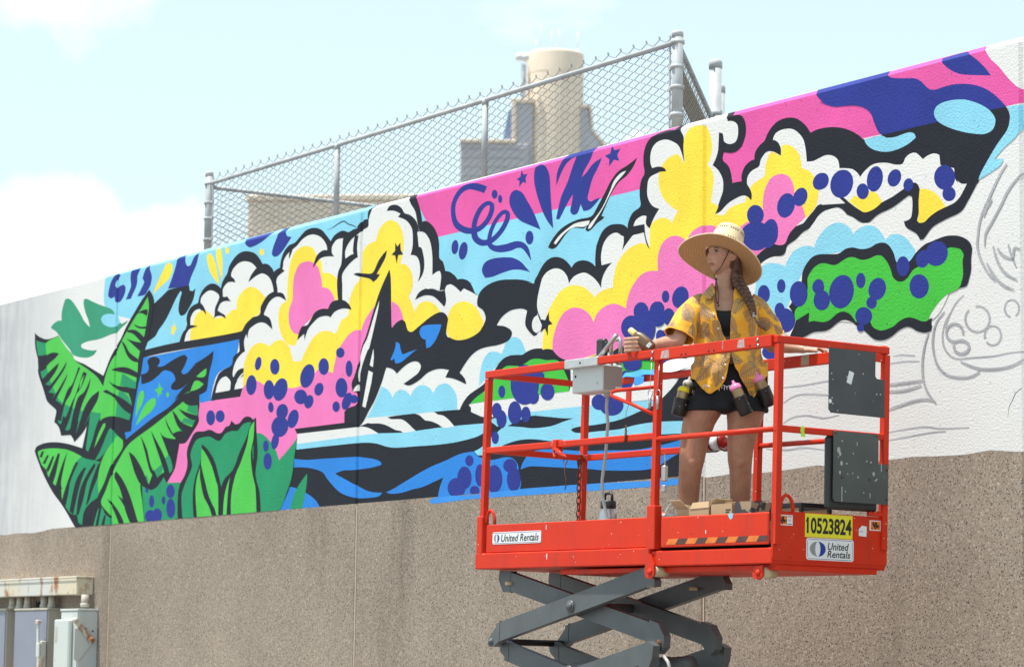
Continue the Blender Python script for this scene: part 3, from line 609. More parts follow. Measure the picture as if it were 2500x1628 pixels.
sh('K', "360,905 420,960 480,1060 520,1200 545,1310 580,1230 660,1140 720,980 780,850 830,700 875,655 870,850 840,960 870,1200 910,1400 920,1665 290,1665 275,1400 300,1220 350,1060", 60)
sh('G', "360,945 400,1000 450,1100 490,1230 515,1330 515,1665 490,1540 440,1480 400,1380 370,1250 355,1120")
sh('G', "345,1130 350,1250 380,1400 430,1500 480,1665 322,1665 303,1400 310,1260")
sh('K', "355,1100 390,1250 430,1400 490,1530 440,1490 390,1370 345,1230")
sh('G', "860,690 850,850 825,1000 840,1180 870,1330 880,1665 640,1665 640,1400 680,1200 730,1080 790,900 815,760")
sh('G', "630,1215 610,1350 590,1665 560,1665 575,1400")

motif('painted_banana_leaf'); tile(0, 600)
sh('K', "333,825 370,858 440,885 520,865 555,850 620,950 690,1035 710,1080 800,1120 900,1180 980,1228 1010,1150 1050,1050 1110,940 1150,870 1200,760 1280,620 1340,520 1415,415 1450,480 1460,545 1400,900 1370,990 1335,1200 1310,1300 @0,950 1290,60 1265,200 1250,300 1240,395 1180,405 1195,475 1260,420 1450,270 1600,170 1700,60 @400,850 100,490 165,400 250,310 310,275 400,190 470,25 460,110 430,230 420,300 405,400 330,440 340,520 330,620 330,700 270,800 210,890 150,900 115,1100 100,1150 30,1275 @0,950 1550,830 1490,920 1440,950 1345,900 1355,1080 1372,1267 715,1310 600,1110 500,970 420,820 370,700 330,580 345,545 420,510 520,500 640,515 780,557 850,230 810,370 705,497 690,460 670,430 580,437 555,350 515,310 535,210 530,190 450,115 430,60 @0,600 410,1350 370,1230 360,1165 410,1140 400,1085 360,1070 335,950", 50)
sh('D', "525,868 560,855 620,950 690,1040 710,1085 760,1120 850,1180 930,1250 978,1325 1060,1400 1080,1550 @0,950 1050,240 975,232 920,330 870,500 835,590 815,570 830,450 855,240 800,340 720,425 745,300 700,290 660,380 620,385 640,280 600,250 580,330 550,300 590,150 545,112 497,90 520,40 @0,600 450,1385 500,1330 430,1310 470,1240 400,1255 385,1190 450,1140 440,1030 365,1042 350,960 345,895 435,917", 60)
sh('G', "525,868 560,855 620,950 690,1040 710,1085 760,1120 850,1180 930,1250 978,1325 1060,1400 1080,1550 @0,950 1040,235 975,228 870,215 760,200 690,178 600,130 555,90 530,40 @0,600 500,1330 470,1250 445,1150 440,1020 440,920", 60)
sh('K', "360,1075 440,1035 500,1010 560,1018 530,1060 470,1110 420,1165 365,1170")
sh('K', "410,1260 470,1190 560,1105 540,1170 480,1260 430,1310 395,1290")
sh('K', "430,1370 540,1240 635,1095 610,1170 540,1280 460,1390")
sh('K', "480,1470 560,1350 645,1205 620,1280 560,1400 510,1500")
sh('K', "745,1145 762,1155 720,1260 670,1400 @0,950 620,130 580,300 545,290 640,10 @0,600 690,1300")
sh('K', "790,1190 825,1205 790,1300 760,1360 @0,950 720,60 660,280 615,385 580,400 600,330 680,130 @0,600 720,1400")
sh('G', "800,1220 785,1280 755,1365 762,1290")
sh('K', "860,1250 840,1350 780,1500 @0,950 740,290 710,430 660,430 690,250 740,80 @0,600 800,1380")
sh('K', "942,1370 @0,950 930,90 900,150 850,240 800,340 705,475 760,300 800,180 860,80")
tile(0, 600)
sh('G', "1400,482 1412,580 1395,690 1380,790 1365,858 1335,915 1325,1010 1310,1078 1304,1200 1290,1285 1278,1358 @0,950 1215,30 1250,150 1240,230 1225,292 1090,255 1000,265 950,300 970,100 @0,600 985,1300 1010,1200 1050,1100 1100,1020 1160,890 1215,790 1280,680 1340,590", 60)
sh('D', "1160,1205 1290,1290 1278,1358 1140,1320")
sh('D', "@0,950 1130,15 1200,50 1250,150 1240,235 1225,292 1095,252 1110,120")
for q in ("1300,640 1350,640 1390,665 1400,640 1398,600 1350,610", "1265,738 1330,765 1390,760 1400,785 1310,778", "1205,800 1290,800 1370,870 1335,908 1260,832 1210,820",
          "1195,875 1260,900 1340,915 1325,995 1250,925", "1150,900 1175,960 1210,1045 1260,1092 1312,1102 1308,1072 1230,1010 1185,930", "1055,1175 1110,1152 1200,1150 1306,1200 1300,1250 1200,1210 1120,1190",
          "1025,1275 1100,1320 1200,1335 1280,1352 1285,1410 1150,1375 1080,1335"): sh('K', q)
sh('K', "975,1375 1010,1360 1080,1400 @0,950 1180,100 1255,160 1245,240 1160,180 1070,70 1000,35")
tile(0, 950)
sh('G', "360,590 420,565 530,558 650,575 775,635 700,740 640,900 590,1055 580,930 530,910 500,885 460,830 440,760 400,720 370,640")
sh('D', "775,638 830,660 900,672 960,690 930,800 935,1000 860,1070 800,1150 780,1282 745,1265 730,1180 680,1180 620,1110 650,980 690,740")
for q in ("375,640 400,585 420,585 400,645", "405,700 450,620 465,625 430,705", "440,760 500,630 515,635 480,740 455,785", "462,835 550,605 570,610 530,800 500,892", "530,912 580,740 640,588 610,720 580,880 592,945 555,930",
          "588,1060 650,850 720,690 745,690 660,900 622,1112", "660,1150 720,870 800,740 820,740 760,900 695,1185", "725,1180 760,950 840,780 900,695 905,725 830,870 800,1000 785,1060 745,1190", "815,1100 860,900 930,710 955,690 972,700 940,800 880,950 845,1060"): sh('K', q)
sh('D', "1045,365 1110,430 1060,520 960,640 900,672 960,560 1015,420")
sh('G', "1000,320 1000,345 940,470 893,555 930,430 980,325")
sh('G', "1110,435 1165,482 1160,560 1100,650 1045,730 990,880 935,990 930,830 960,690 1000,600 1060,510")
sh('G', "1075,770 1180,575 1260,485 1450,345 1600,225 1740,110 1800,20 1840,-72 1880,-80 1930,-50 1870,0 1760,35 1715,95 1770,140 1870,150 1870,250 1840,310 1795,405 1730,400 1660,470 1665,500 1650,585 1590,620 1635,740 1600,800 1560,780 1530,800 1490,835 1460,760 1410,900 1380,820 1330,900 1350,1080 1368,1267 1310,1270 1170,1280 1060,1285 1050,1200 960,1080 1000,960", 60)
sh('G', "@400,850 310,270 350,230 405,190 400,250 370,275")
for q in ("1785,150 1868,150 1870,250 1770,205", "1745,270 1845,290 1830,342 1722,312", "1722,362 1795,405 1730,402 1700,390", "1575,640 1605,622 1635,740 1600,800 1560,680", "1530,710 1540,770 1490,838 1465,765", "1388,800 1402,840 1410,908 1380,905",
          "960,1100 1000,1180 1060,1230 1062,1287 985,1290", "885,1296 930,1130 960,1110 990,1170 975,1292"): sh('D', q)
for q in ("1715,95 1770,145 1840,155 1890,140 1885,20 1760,38", "1690,180 1760,215 1872,250 1885,300 1800,280 1740,240", "1630,195 1670,240 1720,310 1835,362 1800,425 1740,402 1680,340", "1565,265 1600,350 1640,420 1700,395 1800,410 1760,445 1680,465 1640,440 1590,360",
          "1515,400 1560,450 1665,472 1665,590 1600,625 1560,520", "1430,390 1480,480 1560,640 1610,805 1560,795 1530,700 1470,520", "1330,435 1390,560 1430,720 1495,840 1440,805 1410,740 1370,580", "1220,590 1280,640 1350,760 1400,880 1440,955 1340,905 1290,820 1250,700",
          "1100,775 1160,850 1230,1000 1312,1271 1240,1275 1190,1150 1140,950 1085,830", "1115,1000 1180,1060 1230,1150 1262,1274 1220,1180", "1015,1035 1080,1090 1150,1200 1178,1279 1130,1281 1080,1150", "905,1295 940,1120 965,1110 930,1293", "960,1292 985,1200 1005,1180 990,1291"): sh('K', q)

motif('painted_dot'); tile(400, 850)
dots('N', "895,145,30,65,10 1052,175,45,75 1672,42,40,48 1755,193,33,78 1515,173,50,80 1360,262,65,115,15 830,348,50,95,3 997,392,50,92 1105,390,65,110,15 1298,460,62,70 1375,505,42,65,15 1470,387,42,62,15 1683,373,57,93 1735,500,42,85,20 1800,480,40,40 1633,552,35,50 1015,558,26,50,-5 445,657,42,72 535,643,43,57 1122,600,55,75,10 1225,667,50,90,15 1100,740,80,100,10 1055,880,35,75,10 968,925,27,55 985,1068,40,80")
tile(800, 850)
dots('N', "1342,1063,40,52 1295,1225,68,108 1220,1320,85,95")
tile(1150, 850)
dots('N', "35,1345,45,45 85,1200,45,105 220,1235,78,132 370,1110,65,65 405,1240,65,118 245,590,48,75 290,670,48,85 230,845,35,60 415,610,65,110 520,625,45,75 293,410,33,60 510,345,135,190 590,460,55,68 625,270,72,70 725,410,67,82 1215,510,75,75 1330,540,115,98 1470,300,70,90 1530,150,88,65")
tile(1600, 200)
dots('N', "1565,943,68,85,30 1775,967,98,135,15 1375,1090,65,90,20 1240,1170,82,118,15 950,1260,80,95 1105,1430,60,110 960,1450,150,125")
tile(1600, 550)
dots('N', "960,110,130,130 1085,80,78,140,10 1545,585,57,68 1575,710,75,95 1765,630,116,158,10 1360,650,85,122 1195,575,40,65 1030,650,58,85 1180,800,48,68 1230,900,98,115 100,675,36,58 240,682,77,105,15 30,790,60,70 130,865,58,80 30,870,70,90 80,1060,60,65 190,1290,120,90 560,1290,110,110 1090,1200,80,70")
tile(2000, 400)
dots('N', "215,190,105,135,15 530,145,75,122,10 415,262,58,75 715,135,62,85,20 847,200,47,62,10 1190,130,100,118 1232,285,63,70 30,165,62,80,20 218,1208,113,158,10 397,1105,45,73 553,1185,82,108,15 500,1315,50,57 425,1440,80,85 950,1160,92,115 797,970,62,95 985,900,65,85,15 1115,850,105,120,20 30,1290,75,95 0,1150,48,60")
tile(2000, 750)
dots('N', "395,195,35,35")
tile(1200, 650)
dots('N', "1420,430,72,90 1568,430,70,95 1685,480,52,78 1330,580,100,115 1480,590,75,130 1600,660,40,60 1500,500,100,80 1390,700,85,70 1340,920,86,68 1270,1060,45,50")

motif('painted_star'); tile(800, 450)
hard('K', "640,550 662,590 690,550 693,620 715,665 670,670 655,752 640,675 605,668 640,630")
tile(1200, 650)
hard('K', "545,432 550,510 580,545 540,560 535,662 510,590 465,622 480,560 458,500 510,510")
tile(1200, 300)
hard('N', "285,450 303,490 342,485 322,525 328,575 298,560 262,610 265,550 238,535 275,510")
hard('N', "1140,215 1165,262 1222,245 1190,305 1210,362 1160,350 1112,415 1115,345 1072,315 1125,290")

motif('painted_letter'); tile(800, 450)
stroke('N', "1495,55 1420,28 1330,22 1250,75 1195,180 1190,290 1220,380 1290,430 1370,440 1450,410 1520,330 1555,240 1550,190 1510,180 1450,230 1400,330 1385,430 1400,510 1450,550 1510,550 1580,510 1650,430 1700,330 1700,270 1660,265 1600,330 1550,430 1530,520 1540,580 1600,610 1700,600 1800,570 1870,600 1925,720", [70, 70, 55, 45, 40, 42, 45, 60, 62, 50, 45, 45, 45, 40, 45, 45, 48, 60, 60, 50, 45, 45, 45, 40, 36, 36, 40, 52, 70, 74, 60, 40, 4])
dots('N', "1580,95,28,42 1633,140,20,38 1205,595,33,68,5 1283,630,40,85,10 1910,505,38,65")
sh('N', "1460,820 1480,750 1540,710 1640,692 1750,695 1830,735 1880,790 1918,832 1830,810 1750,810 1650,840 1560,875 1490,885")
tile(1200, 300)
sh('N', "230,635 290,660 340,740 400,850 465,1010 370,970 280,930 220,870 175,780 170,720 190,660")
sh('N', "455,390 510,410 545,480 555,560 565,750 585,1000 530,930 480,830 430,680 405,560 405,470 420,420")
sh('N', "730,280 975,225 940,340 880,450 855,515 900,470 960,390 1045,330 1010,420 960,520 930,620 910,720 940,745 990,720 1030,708 990,760 930,820 870,835 845,770 810,860 765,868 745,830 760,760 770,680 720,760 670,860 640,915 612,910 630,820 660,700 720,560 760,440 805,320 760,340 700,400 650,500 615,595 620,480 660,380", 70)

motif('pencil_line'); tile(2000, 400)
for q in ("1780,0 1700,130 1600,350 1530,520 1505,680 1500,780 1530,900 1600,1030 1670,1110", "1930,80 1800,240 1720,400 1640,550 1580,660 1570,780", "1650,780 1690,920 1760,1030 1880,1100", "1590,940 1660,1060 1750,1150 1850,1190",
          "1790,760 1820,870 1870,990", "1690,800 1750,870 1830,890 1850,800 1905,810", "1370,1245 1290,1330 1230,1450 1195,1560", "1640,340 1590,420 1560,500"): stroke('Z', q, [15, 24, 20, 24, 12])
tile(2000, 750)
for q in ("1280,0 1200,130 1170,260 1180,370 1230,450 1300,490 1450,480 1650,465 1800,435 1930,420", "1190,40 1110,150 1080,280 1085,420 1130,560 1220,640 1350,665 1450,650 1525,605", "1340,510 1450,560 1560,585 1700,580 1830,550 1930,495",
          "1040,245 1000,370 980,520 985,660 1010,760 1060,850 1110,905", "640,970 760,930 900,885 1000,870 1090,880", "640,1190 800,1160 1000,1135 1150,1150 1420,1140", "660,1260 850,1225 1050,1190 1200,1175", "640,795 780,790 870,770 970,735",
          "640,735 800,715 980,690", "640,545 780,520 950,515", "700,465 800,455 910,465"): stroke('Z', q, [12, 20, 22, 20, 16])
def ring(cx, cy, rx, ry, w=20, a0=0, a1=330):
    stroke('Z', ' '.join('%.1f,%.1f' % (cx+rx*math.cos(math.radians(a0+(a1-a0)*k/18)), cy+ry*math.sin(math.radians(a0+(a1-a0)*k/18))) for k in range(19)), w)
ring(1500, 115, 115, 122, 24, -100, 225); ring(1825, 15, 68, 82, 22, 100, 420); ring(1285, 240, 80, 85, 22, 60, 370); ring(1350, 375, 72, 62, 24, -110, 200); ring(1645, 270, 78, 92, 22, 160, 500)
tile(1600, 900)
for q in ("1210,330 1300,270 1400,245 1600,250 1750,262", "1210,520 1300,465 1420,445 1530,460 1600,470 1740,440", "1210,180 1400,160 1600,125 1700,110", "1050,760 1250,770 1400,750 1600,770"): stroke('Z', q, [12, 20, 22, 20, 12])
motif('wall_crack'); tile(400, 500)
stroke('K', "1545,238 1600,215 1650,180 1705,155 1745,182 1800,200 1850,240", [2, 6, 9, 7, 3])
motif('wall_crack'); tile(2000, 750)
stroke('K', "1915,765 1860,815 1835,870 1800,940 1785,1040", [6, 7, 5, 2])
motif(None)
# ================================================================== chain-link fence on the wall top
M_GALV = simple('galvanised_steel', (.50, .52, .54), .62, 0, .3, 6)
M_WIRE = simple('fence_wire', (.25, .24, .24), .6, 0, .3, 20)
M_SLAT = simple('brown_fabric', (.42, .32, .22), .9, 0, .3, 20)
F_OFF = .14
def FP(px, py): x, z = WP(px, py, F_OFF); return Vector((x, F_OFF, z))
fence = thing('chain_link_fence', 'galvanised chain-link fence standing on top of the painted wall', 'fence', WALL_M)
zb = WTOP
pL, pR = FP(511, 445), FP(1654, 108)
zr = (pL.z+pR.z)/2
def post(x, y, ztop, r, zbot=zb-.02):
    m = MB().tube([(x, y, zbot), (x, y, ztop)], r, 12); m.lathe([(r*1.06, -.03), (r*1.06, .0), (r*.9, .014), (r*.3, .020)], 12, c=(x, y, ztop-.01))
    return m.link('post', M_GALV, fence)
def rail(p, q, r=.018): return MB().tube([p, q], r, 10).link('rail', M_GALV, fence)
topL, topR = FP(511, 421).z, FP(1654, 78).z
post(pL.x, F_OFF, topL, .034); post(pR.x, F_OFF, topR, .038)
x1 = FP(824, 352).x; x2 = FP(1185, 245).x
for x in (x1, x2): post(x, F_OFF, zr+.0, .024)
rail((pL.x, F_OFF, zr), (pR.x, F_OFF, zr))
back = 9.0
rail((pL.x, F_OFF, zr-.03), (pL.x, F_OFF+back, zr-.03))                       # return along the left end
post(pL.x, F_OFF+back, zr+.05, .038)
# bands and tension bars on the end posts
for x, r in ((pL.x, .038), (pR.x, .044)):
    m = MB(); d = 1 if x == pL.x else -1
    for z in (zr+.0, zr-.17, zb+.12, (zr+zb)/2): m.lathe([(r*1.10, 0), (r*1.10, .025)], 12, c=(x, F_OFF, z-.015)); m.box(x, x+d*(r+.05), F_OFF-.008, F_OFF+.008, z-.012, z+.012, .002)
    m.box(x+d*(r+.035), x+d*(r+.047), F_OFF-.004, F_OFF+.004, zb+.02, zr+.06, .001); m.link('tension_band', M_GALV, fence)
def netting(P, X, x0, x1, z0, z1, a=.076, r=.0019, curl=True):
    """two sets of zig-zag wires woven past each other, three-sided"""
    m = MB(); n = int((x1-x0)/a)
    H = z1-z0; st = a*.37; k = int(H/st)
    for i in range(n+1):
        x = x0+i*a; pts = []
        for j in range(k+1):
            s = (1 if j % 2 else -1)*(1 if i % 2 else -1)
            pts.append(P + X*(x + s*a/2*.96) + Vector((0, 0, z0+j*st)) + (X.cross(Vector((0, 0, 1))))*(.003*s))
        if curl: pts.append(pts[-1] + Vector((0, 0, st*.9)) + X*(a*(.10 if k % 2 == 0 else -.10)))
        for p_, q_ in zip(pts, pts[1:]): m.bar(p_, q_, r*1.9, r*1.9, X.cross(Vector((0, 0, 1))))
    return m.link('chain_link_mesh', M_WIRE, fence, kind='stuff')
netting(Vector((0, F_OFF, 0)), Vector((1, 0, 0)), pL.x+.09, pR.x-.07, zb+.02, zr+.05)
netting(Vector((pL.x, F_OFF, 0)), Vector((0, 1, 0)), .1, back, zb+.02, zr-.02)
# return at the right-hand corner, running away from the wall almost along the line of sight
ang = math.radians(9.2); wd = Vector((math.sin(ang), math.cos(ang), 0)); ld = (WALL_I.to_3x3() @ wd).normalized()
Pc = Vector((pR.x, F_OFF, 0)); L2 = 7.0
rail(Pc + Vector((0, 0, zr)), Pc + ld*L2 + Vector((0, 0, zr)))
netting(Pc, ld, .12, L2, zb+.02, zr-.02)
q = Pc + ld*L2; post(q.x, q.y, zr+.05, .038)
m = MB(); m.M = Matrix.Translation(Pc) @ Matrix(((ld.x, -ld.y, 0, 0), (ld.y, ld.x, 0, 0), (0, 0, 1, 0), (0, 0, 0, 1)))
m.box(.35, L2-.1, .02, .028, zr-.30, zr-.06, .001); m.link('windscreen_strip', M_SLAT, fence)
gates = []
for (px, pt, r, off, lab) in ((1747, 153, .047, 1.9, 'thicker grey steel pipe post standing alone behind the wall top'), (1759, 214, .036, 2.6, 'thin short grey steel pipe post behind the thicker lone post')):
    x, zt = WP(px, pt, off)
    t = thing('pipe_post', lab, 'post', WALL_M @ Matrix.Translation((x, off, 3.0)), 'lone pipe posts behind the wall')
    MB().tube([(0, 0, 0), (0, 0, zt-3.0)], r, 14).link('pipe', M_GALV, t)
    m = MB().lathe([(r*1.1, -.05), (r*1.1, 0), (r*.8, .02), (.01, .03)], 14, c=(0, 0, zt-3.0)); m.link('cap', M_GALV, t)
    MB().lathe([(r*1.15, -.42), (r*1.15, -.38)], 14, c=(0, 0, zt-3.0)).link('band', M_GALV, t)

# ================================================================== buildings behind
M_TAN = simple('tan_stucco', (.80, .67, .54), .9, 0, .12, .4)  # lightened so the colour carries the distance haze
M_GREY = simple('shaded_wing_grey', (.46, .46, .50), .8, 0, .12, .4)  # shade of the wing faces and pale haze, both put into this grey
M_GLASS = simple('tower_glass', (.18, .28, .48), .15, 0, .05, .4)
M_WHITE = simple('antenna_white', (.75, .75, .75), .5, 0, .05, 1)
def at(px, py, dist):
    r = ray(px, py); return CAM + r*(dist/r.y)
TD = 200.0; k = TD/FOC/math.cos(0)            # metres per photo pixel out there
tw = at(1355, 400, TD)
tower = thing('stair_tower', 'tan round tower with antennas on top and dark stepped wings behind the fence', 'tower', Matrix.Translation((tw.x, tw.y+3, 0)))
tz = lambda py: at(1355, py, TD).z
R = 71.5*k
MB().lathe([(R, 0), (R, tz(112)-.15), (R*.985, tz(112))], 48).link('round_shaft', M_TAN, tower)
m = MB()
for zz in [tz(112)-1.6*i for i in range(1, 12)]: m.lathe([(R+.012, zz), (R+.012, zz+.05)], 48)
m.link('shaft_joint', simple('stucco_joint', (.72, .60, .48), .9), tower)
X = lambda px: (px-1355)*k
m = MB().box(X(1257), X(1300), -1.6, 3, 0, tz(244), .05); m.box(X(1120), X(1290), -1.9, 4, 0, tz(345), .05); m.link('left_wing', M_GREY, tower)
for i in range(9): MB().box(X(1120)+.02, X(1289)-.02, -1.96, -1.9, tz(360+22*i), tz(358+22*i), .01).link('cladding_course', simple('course', (.40, .40, .43), .8), tower)
MB().box(X(1250), X(1302), -1.8, 3.2, tz(244), tz(233), .05).link('parapet', M_TAN, tower)
MB().box(X(1118), X(1258), -2.1, 4.2, tz(345), tz(336), .05).link('parapet', M_TAN, tower)
MB().prism([(X(1224), tz(336)), (X(1246), tz(336)), (X(1250), tz(250)), (X(1238), tz(262))], 1, -1.2, 2.0).link('glass_wall', M_GLASS, tower)
MB().box(X(1246), X(1258), -1.75, 2.6, tz(336), tz(233), .04).link('corner_pier', M_TAN, tower)
MB().prism([(X(1415), 0), (X(1560), 0), (X(1482), tz(350)), (X(1445), tz(306)), (X(1437), tz(250)), (X(1415), tz(250))], 1, -1.0, 3).link('right_wing', M_GREY, tower)
MB().prism([(X(1440), tz(250)), (X(1447), tz(250)), (X(1452), tz(302)), (X(1495), tz(352)), (X(1570), 0), (X(1560), 0), (X(1484), tz(350)), (X(1446), tz(306))], 1, -1.1, 3.1).link('wing_coping', M_TAN, tower)
MB().box(X(1414), X(1445), -1.2, 3.2, tz(250), tz(242), .04).link('parapet', M_TAN, tower)
for i, (px, py) in enumerate(((1305, 78), (1317, 40), (1364, 50), (1410, 58), (1344, 55))):
    m = MB().tube([(X(px), -.4, tz(114)), (X(px), -.4, tz(py))], .035, 6); m.lathe([(.18, 0), (.20, .20), (.08, .34)], 10, c=(X(px), -.4, tz(113))); m.link('antenna', M_WHITE, tower)
m = MB()
for px in (1263, 1280): m.tube([(X(px), -2.2, tz(140)), (X(px), -2.0, tz(128))], .24, 12)
m.tube([(X(1272), -2, tz(150)), (X(1272), -2, tz(236))], .09, 8); m.tube([(X(1263), -2, tz(136)), (X(1284), -.5, tz(136))], .06, 6); m.link('dish_aerial', M_WHITE, tower)
MB().box(X(1274), X(1281), -1.0, -.6, tz(236), tz(144), .03).link('cable_riser', M_GREY, tower)
bp = at(605, 476, 95)
bld = thing('low_building', 'plain tan flat-roofed building seen through the left part of the fence', 'building', Matrix.Translation((bp.x, bp.y, 0)) @ Matrix.Rotation(math.radians(-6), 4, 'Z'))
MB().box(0, 14, 0, 10, 0, bp.z-.22, .05).link('wall', M_TAN, bld)
MB().box(-.06, 14.06, -.06, 10.06, bp.z-.22, bp.z, .04).link('parapet', M_TAN, bld)
# ================================================================== scissor lift
def red_paint():
    t = NT('red_enamel'); a = t.noise(3.0, 5); b = t.noise(38, 4, .65); d = t.noise(7, 4, .6, stretch=(1, 1, .25))
    c = t.mix(t.ramp(a, [(.3, 0.), (.7, 1.)]), (.60, .026, .008), (.66, .040, .012))
    c = t.mix(t.ramp(d, [(.53, 0.), (.72, .55)]), c, (.40, .040, .025))
    v = t.voro(46); sep = t.n('ShaderNodeSeparateColor'); t.l(v.outputs['Color'], sep.inputs[0])
    chip = t.math('MULTIPLY', t.ramp(sep.outputs[0], [(.955, 0.), (.957, 1.)]), t.ramp(t.math('ADD', v.outputs['Distance'], t.math('MULTIPLY', b, .12)), [(.20, 1.), (.24, 0.)]))
    c = t.mix(chip, c, (.62, .55, .50))
    c = t.mix(t.ramp(b, [(.665, 0.), (.70, .8)]), c, (.12, .035, .025))
    t.col(c); t.set(Roughness=t.ramp(a, [(.3, .38), (.7, .55)])); t.dull(.22)
    t.bump(t.noise(60, 2), .06, .002); return t.m
def grey_paint():
    t = NT('grey_enamel'); a = t.noise(4, 5); b = t.noise(11, 5, .65)
    c = t.mix(t.ramp(a, [(.3, 0.), (.7, 1.)]), (.070, .078, .083), (.105, .115, .120))
    c = t.mix(t.ramp(b, [(.66, 0.), (.74, .85)]), c, (.20, .075, .03))
    t.col(c); t.set(Roughness=.42); t.bump(t.noise(50, 2), .08, .002); return t.m
def panel_paint(name, c0):
    t = NT(name); a = t.noise(5, 5); v = t.voro(30); sep = t.n('ShaderNodeSeparateColor'); t.l(v.outputs['Color'], sep.inputs[0])
    chip = t.math('MULTIPLY', t.ramp(sep.outputs[0], [(.90, 0.), (.902, 1.)]), t.ramp(v.outputs['Distance'], [(.12, 1.), (.17, 0.)]))
    c = t.mix(1.0, (*c0, 1), t.ramp(a, [(.3, .82), (.7, 1.1)]), 'MULTIPLY')
    t.col(t.mix(chip, c, (.5, .5, .48))); t.set(Roughness=.38); return t.m
RED, GREY = red_paint(), grey_paint()
M_P1 = panel_paint('slate_panel', (.050, .058, .066)); M_P2 = panel_paint('green_grey_panel', (.075, .088, .085)); 
M_BLK = simple('black_plastic', (.022, .023, .026), .45, 0, .2, 12); M_RUB = simple('dark_hole', (.012, .01, .01), .8)
M_STEEL = simple('bare_steel', (.52, .52, .52), .32, .9, .2, 20); M_ALU = simple('worn_aluminium', (.60, .60, .60), .45, .5, .2, 14)
M_BOXW = NT('chipped_white_box'); _n = M_BOXW.noise(9, 6, .7); _c = M_BOXW.mix(M_BOXW.ramp(_n, [(.62, 0.), (.66, 1.)]), (.60, .61, .60), (.16, .12, .10)); M_BOXW.col(_c); M_BOXW.set(Roughness=.5); M_BOXW = M_BOXW.m
M_BOXS = simple('box_side_grey', (.36, .33, .32), .5); M_NYL = simple('nylon_roller', (.62, .48, .30), .5, 0, .35, 14)
M_RUST = simple('rusty_chain', (.13, .055, .03), .8, 0, .5, 40); M_CONDUIT = simple('grey_conduit', (.48, .49, .49), .5)
M_LABEL = simple('label_white', (.78, .79, .80), .35, 0, .03); M_YEL = simple('label_yellow', (.80, .72, .03), .4, 0, .05); M_ORG = simple('label_orange', (.80, .20, .02), .4, 0, .1)
M_INK = simple('ink_black', (.012, .012, .014), .4, 0, .05); M_LBLUE = simple('ink_blue', (.015, .04, .30), .4, 0, .05); M_LGREY = simple('ink_grey', (.27, .29, .31), .4, 0, .05)

M_DECK = simple('deck_plate', (.16, .15, .145), .6, .3, .3, 10)
M_ORB = simple('reflective_orange', (.85, .20, .015), .35, 0, .25, 25); M_BRN = simple('reflective_brown', (.10, .035, .03), .4, 0, .3, 25)
LZ = ZB
lift = thing('scissor_lift', 'orange red scissor lift with railed platform raised in front of the mural', 'scissor lift', LIFT_M)
def LB(*a, **k): return MB(**k)
def mk():
    m = MB(); m.M = Matrix.Translation((0, 0, LZ)); return m
A = .036
# --- platform: main deck tray and the sliding extension
m = mk(); m.box(-2.815, -1.06, -.012, .812, .004, .100, .006); main = m.link('main_deck', RED, lift)
m = mk(); m.box(-1.055, -.004, .0, .80, -.004, .082, .006); m.box(-2.0, -.012, .05, .75, -.036, -.006, .004); m.link('extension_deck', RED, lift)
m = mk(); m.box(-2.78, -.02, .03, .77, .1005, .112, .002); m.link('floor_plate', M_DECK, lift)
m = mk(); m.box(-2.72, -1.09, .004, .018, .104, .271, .003); toe = m.link('toe_board', RED, lift)
m = mk(); m.box(-2.72, -1.09, .782, .796, .104, .271, .003); m.link('toe_board', RED, lift)
m = mk(); m.box(-2.765, -2.752, .03, .77, .104, .271, .003); m.link('toe_board', RED, lift)
m = mk(); m.box(-.965, -.03, -.004, .010, .098, .268, .008); ext_toe = m.link('toe_board', RED, lift)
m = mk(); m.box(-.965, -.03, .79, .804, .098, .268, .008); m.link('toe_board', RED, lift)
def rrect(x0, x1, y0, y1, r, n=5):
    P = []
    for cx, cy, a0 in ((x1-r, y1-r, 0), (x0+r, y1-r, 90), (x0+r, y0+r, 180), (x1-r, y0+r, 270)):
        for k in range(n+1): a = math.radians(a0+90*k/n); P.append((cx+r*math.cos(a), cy+r*math.sin(a)))
    return P
m = mk(); m.prism(rrect(.002, .805, .016, .276, .016), 0, -.010, .002); m.prism([(.001, .020), (-.016, -.006), (-.018, -.013), (-.006, .012)], 1, .004, .803); end_plate = m.link('end_plate', RED, lift)
# --- posts
def post_(x0, x1, y, z0, z1, name='post', a=A):
    m = mk(); m.bar((x0, y, z0), (x1, y, z1), a, a, (1, 0, 0)); return m.link(name, RED, lift)
post_(-2.775, -2.750, .018, .10, 1.165); post_(-1.055, -1.037, .018, .10, 1.150); post_(.004, .016, .020, .10, 1.160)
post_(-2.830, -2.805, .790, .10, 1.170); post_(-1.105, -1.080, .790, .10, 1.150); post_(.0, .012, .775, .10, 1.160)
# post sockets
for (x, y, w) in ((-2.777, .016, .060), (-1.05, .014, .075), (-2.83, .79, .06), (-1.10, .79, .06)):
    m = mk(); m.box(x-w/2, x+w/2, y-.026, y+.026, .09, .335 if w > .065 else .325, .004); m.link('post_socket', RED, lift)
# --- top rails
m = mk(); m.box(-2.772, -1.05, 0, .036, 1.170, 1.214, .004); m.link('top_rail', RED, lift)
m = mk(); m.bar((-2.765, .02, 1.192), (-2.812, .80, 1.192), A, .036, (1, 0, 0)); m.link('top_rail', RED, lift)
m = mk(); m.box(-2.83, -1.07, .780, .816, 1.172, 1.212, .004); m.link('top_rail', RED, lift)
m = mk(); m.box(-.012, .024, .0, .797, 1.166, 1.206, .004); m.link('top_rail', RED, lift)
m = mk(); m.box(-1.075, -.012, -.014, .030, 1.148, 1.211, .003); slv = m.link('rail_sleeve', RED, lift)
m = mk(); m.box(-1.08, -.012, .776, .815, 1.152, 1.216, .003); m.link('rail_sleeve', RED, lift)
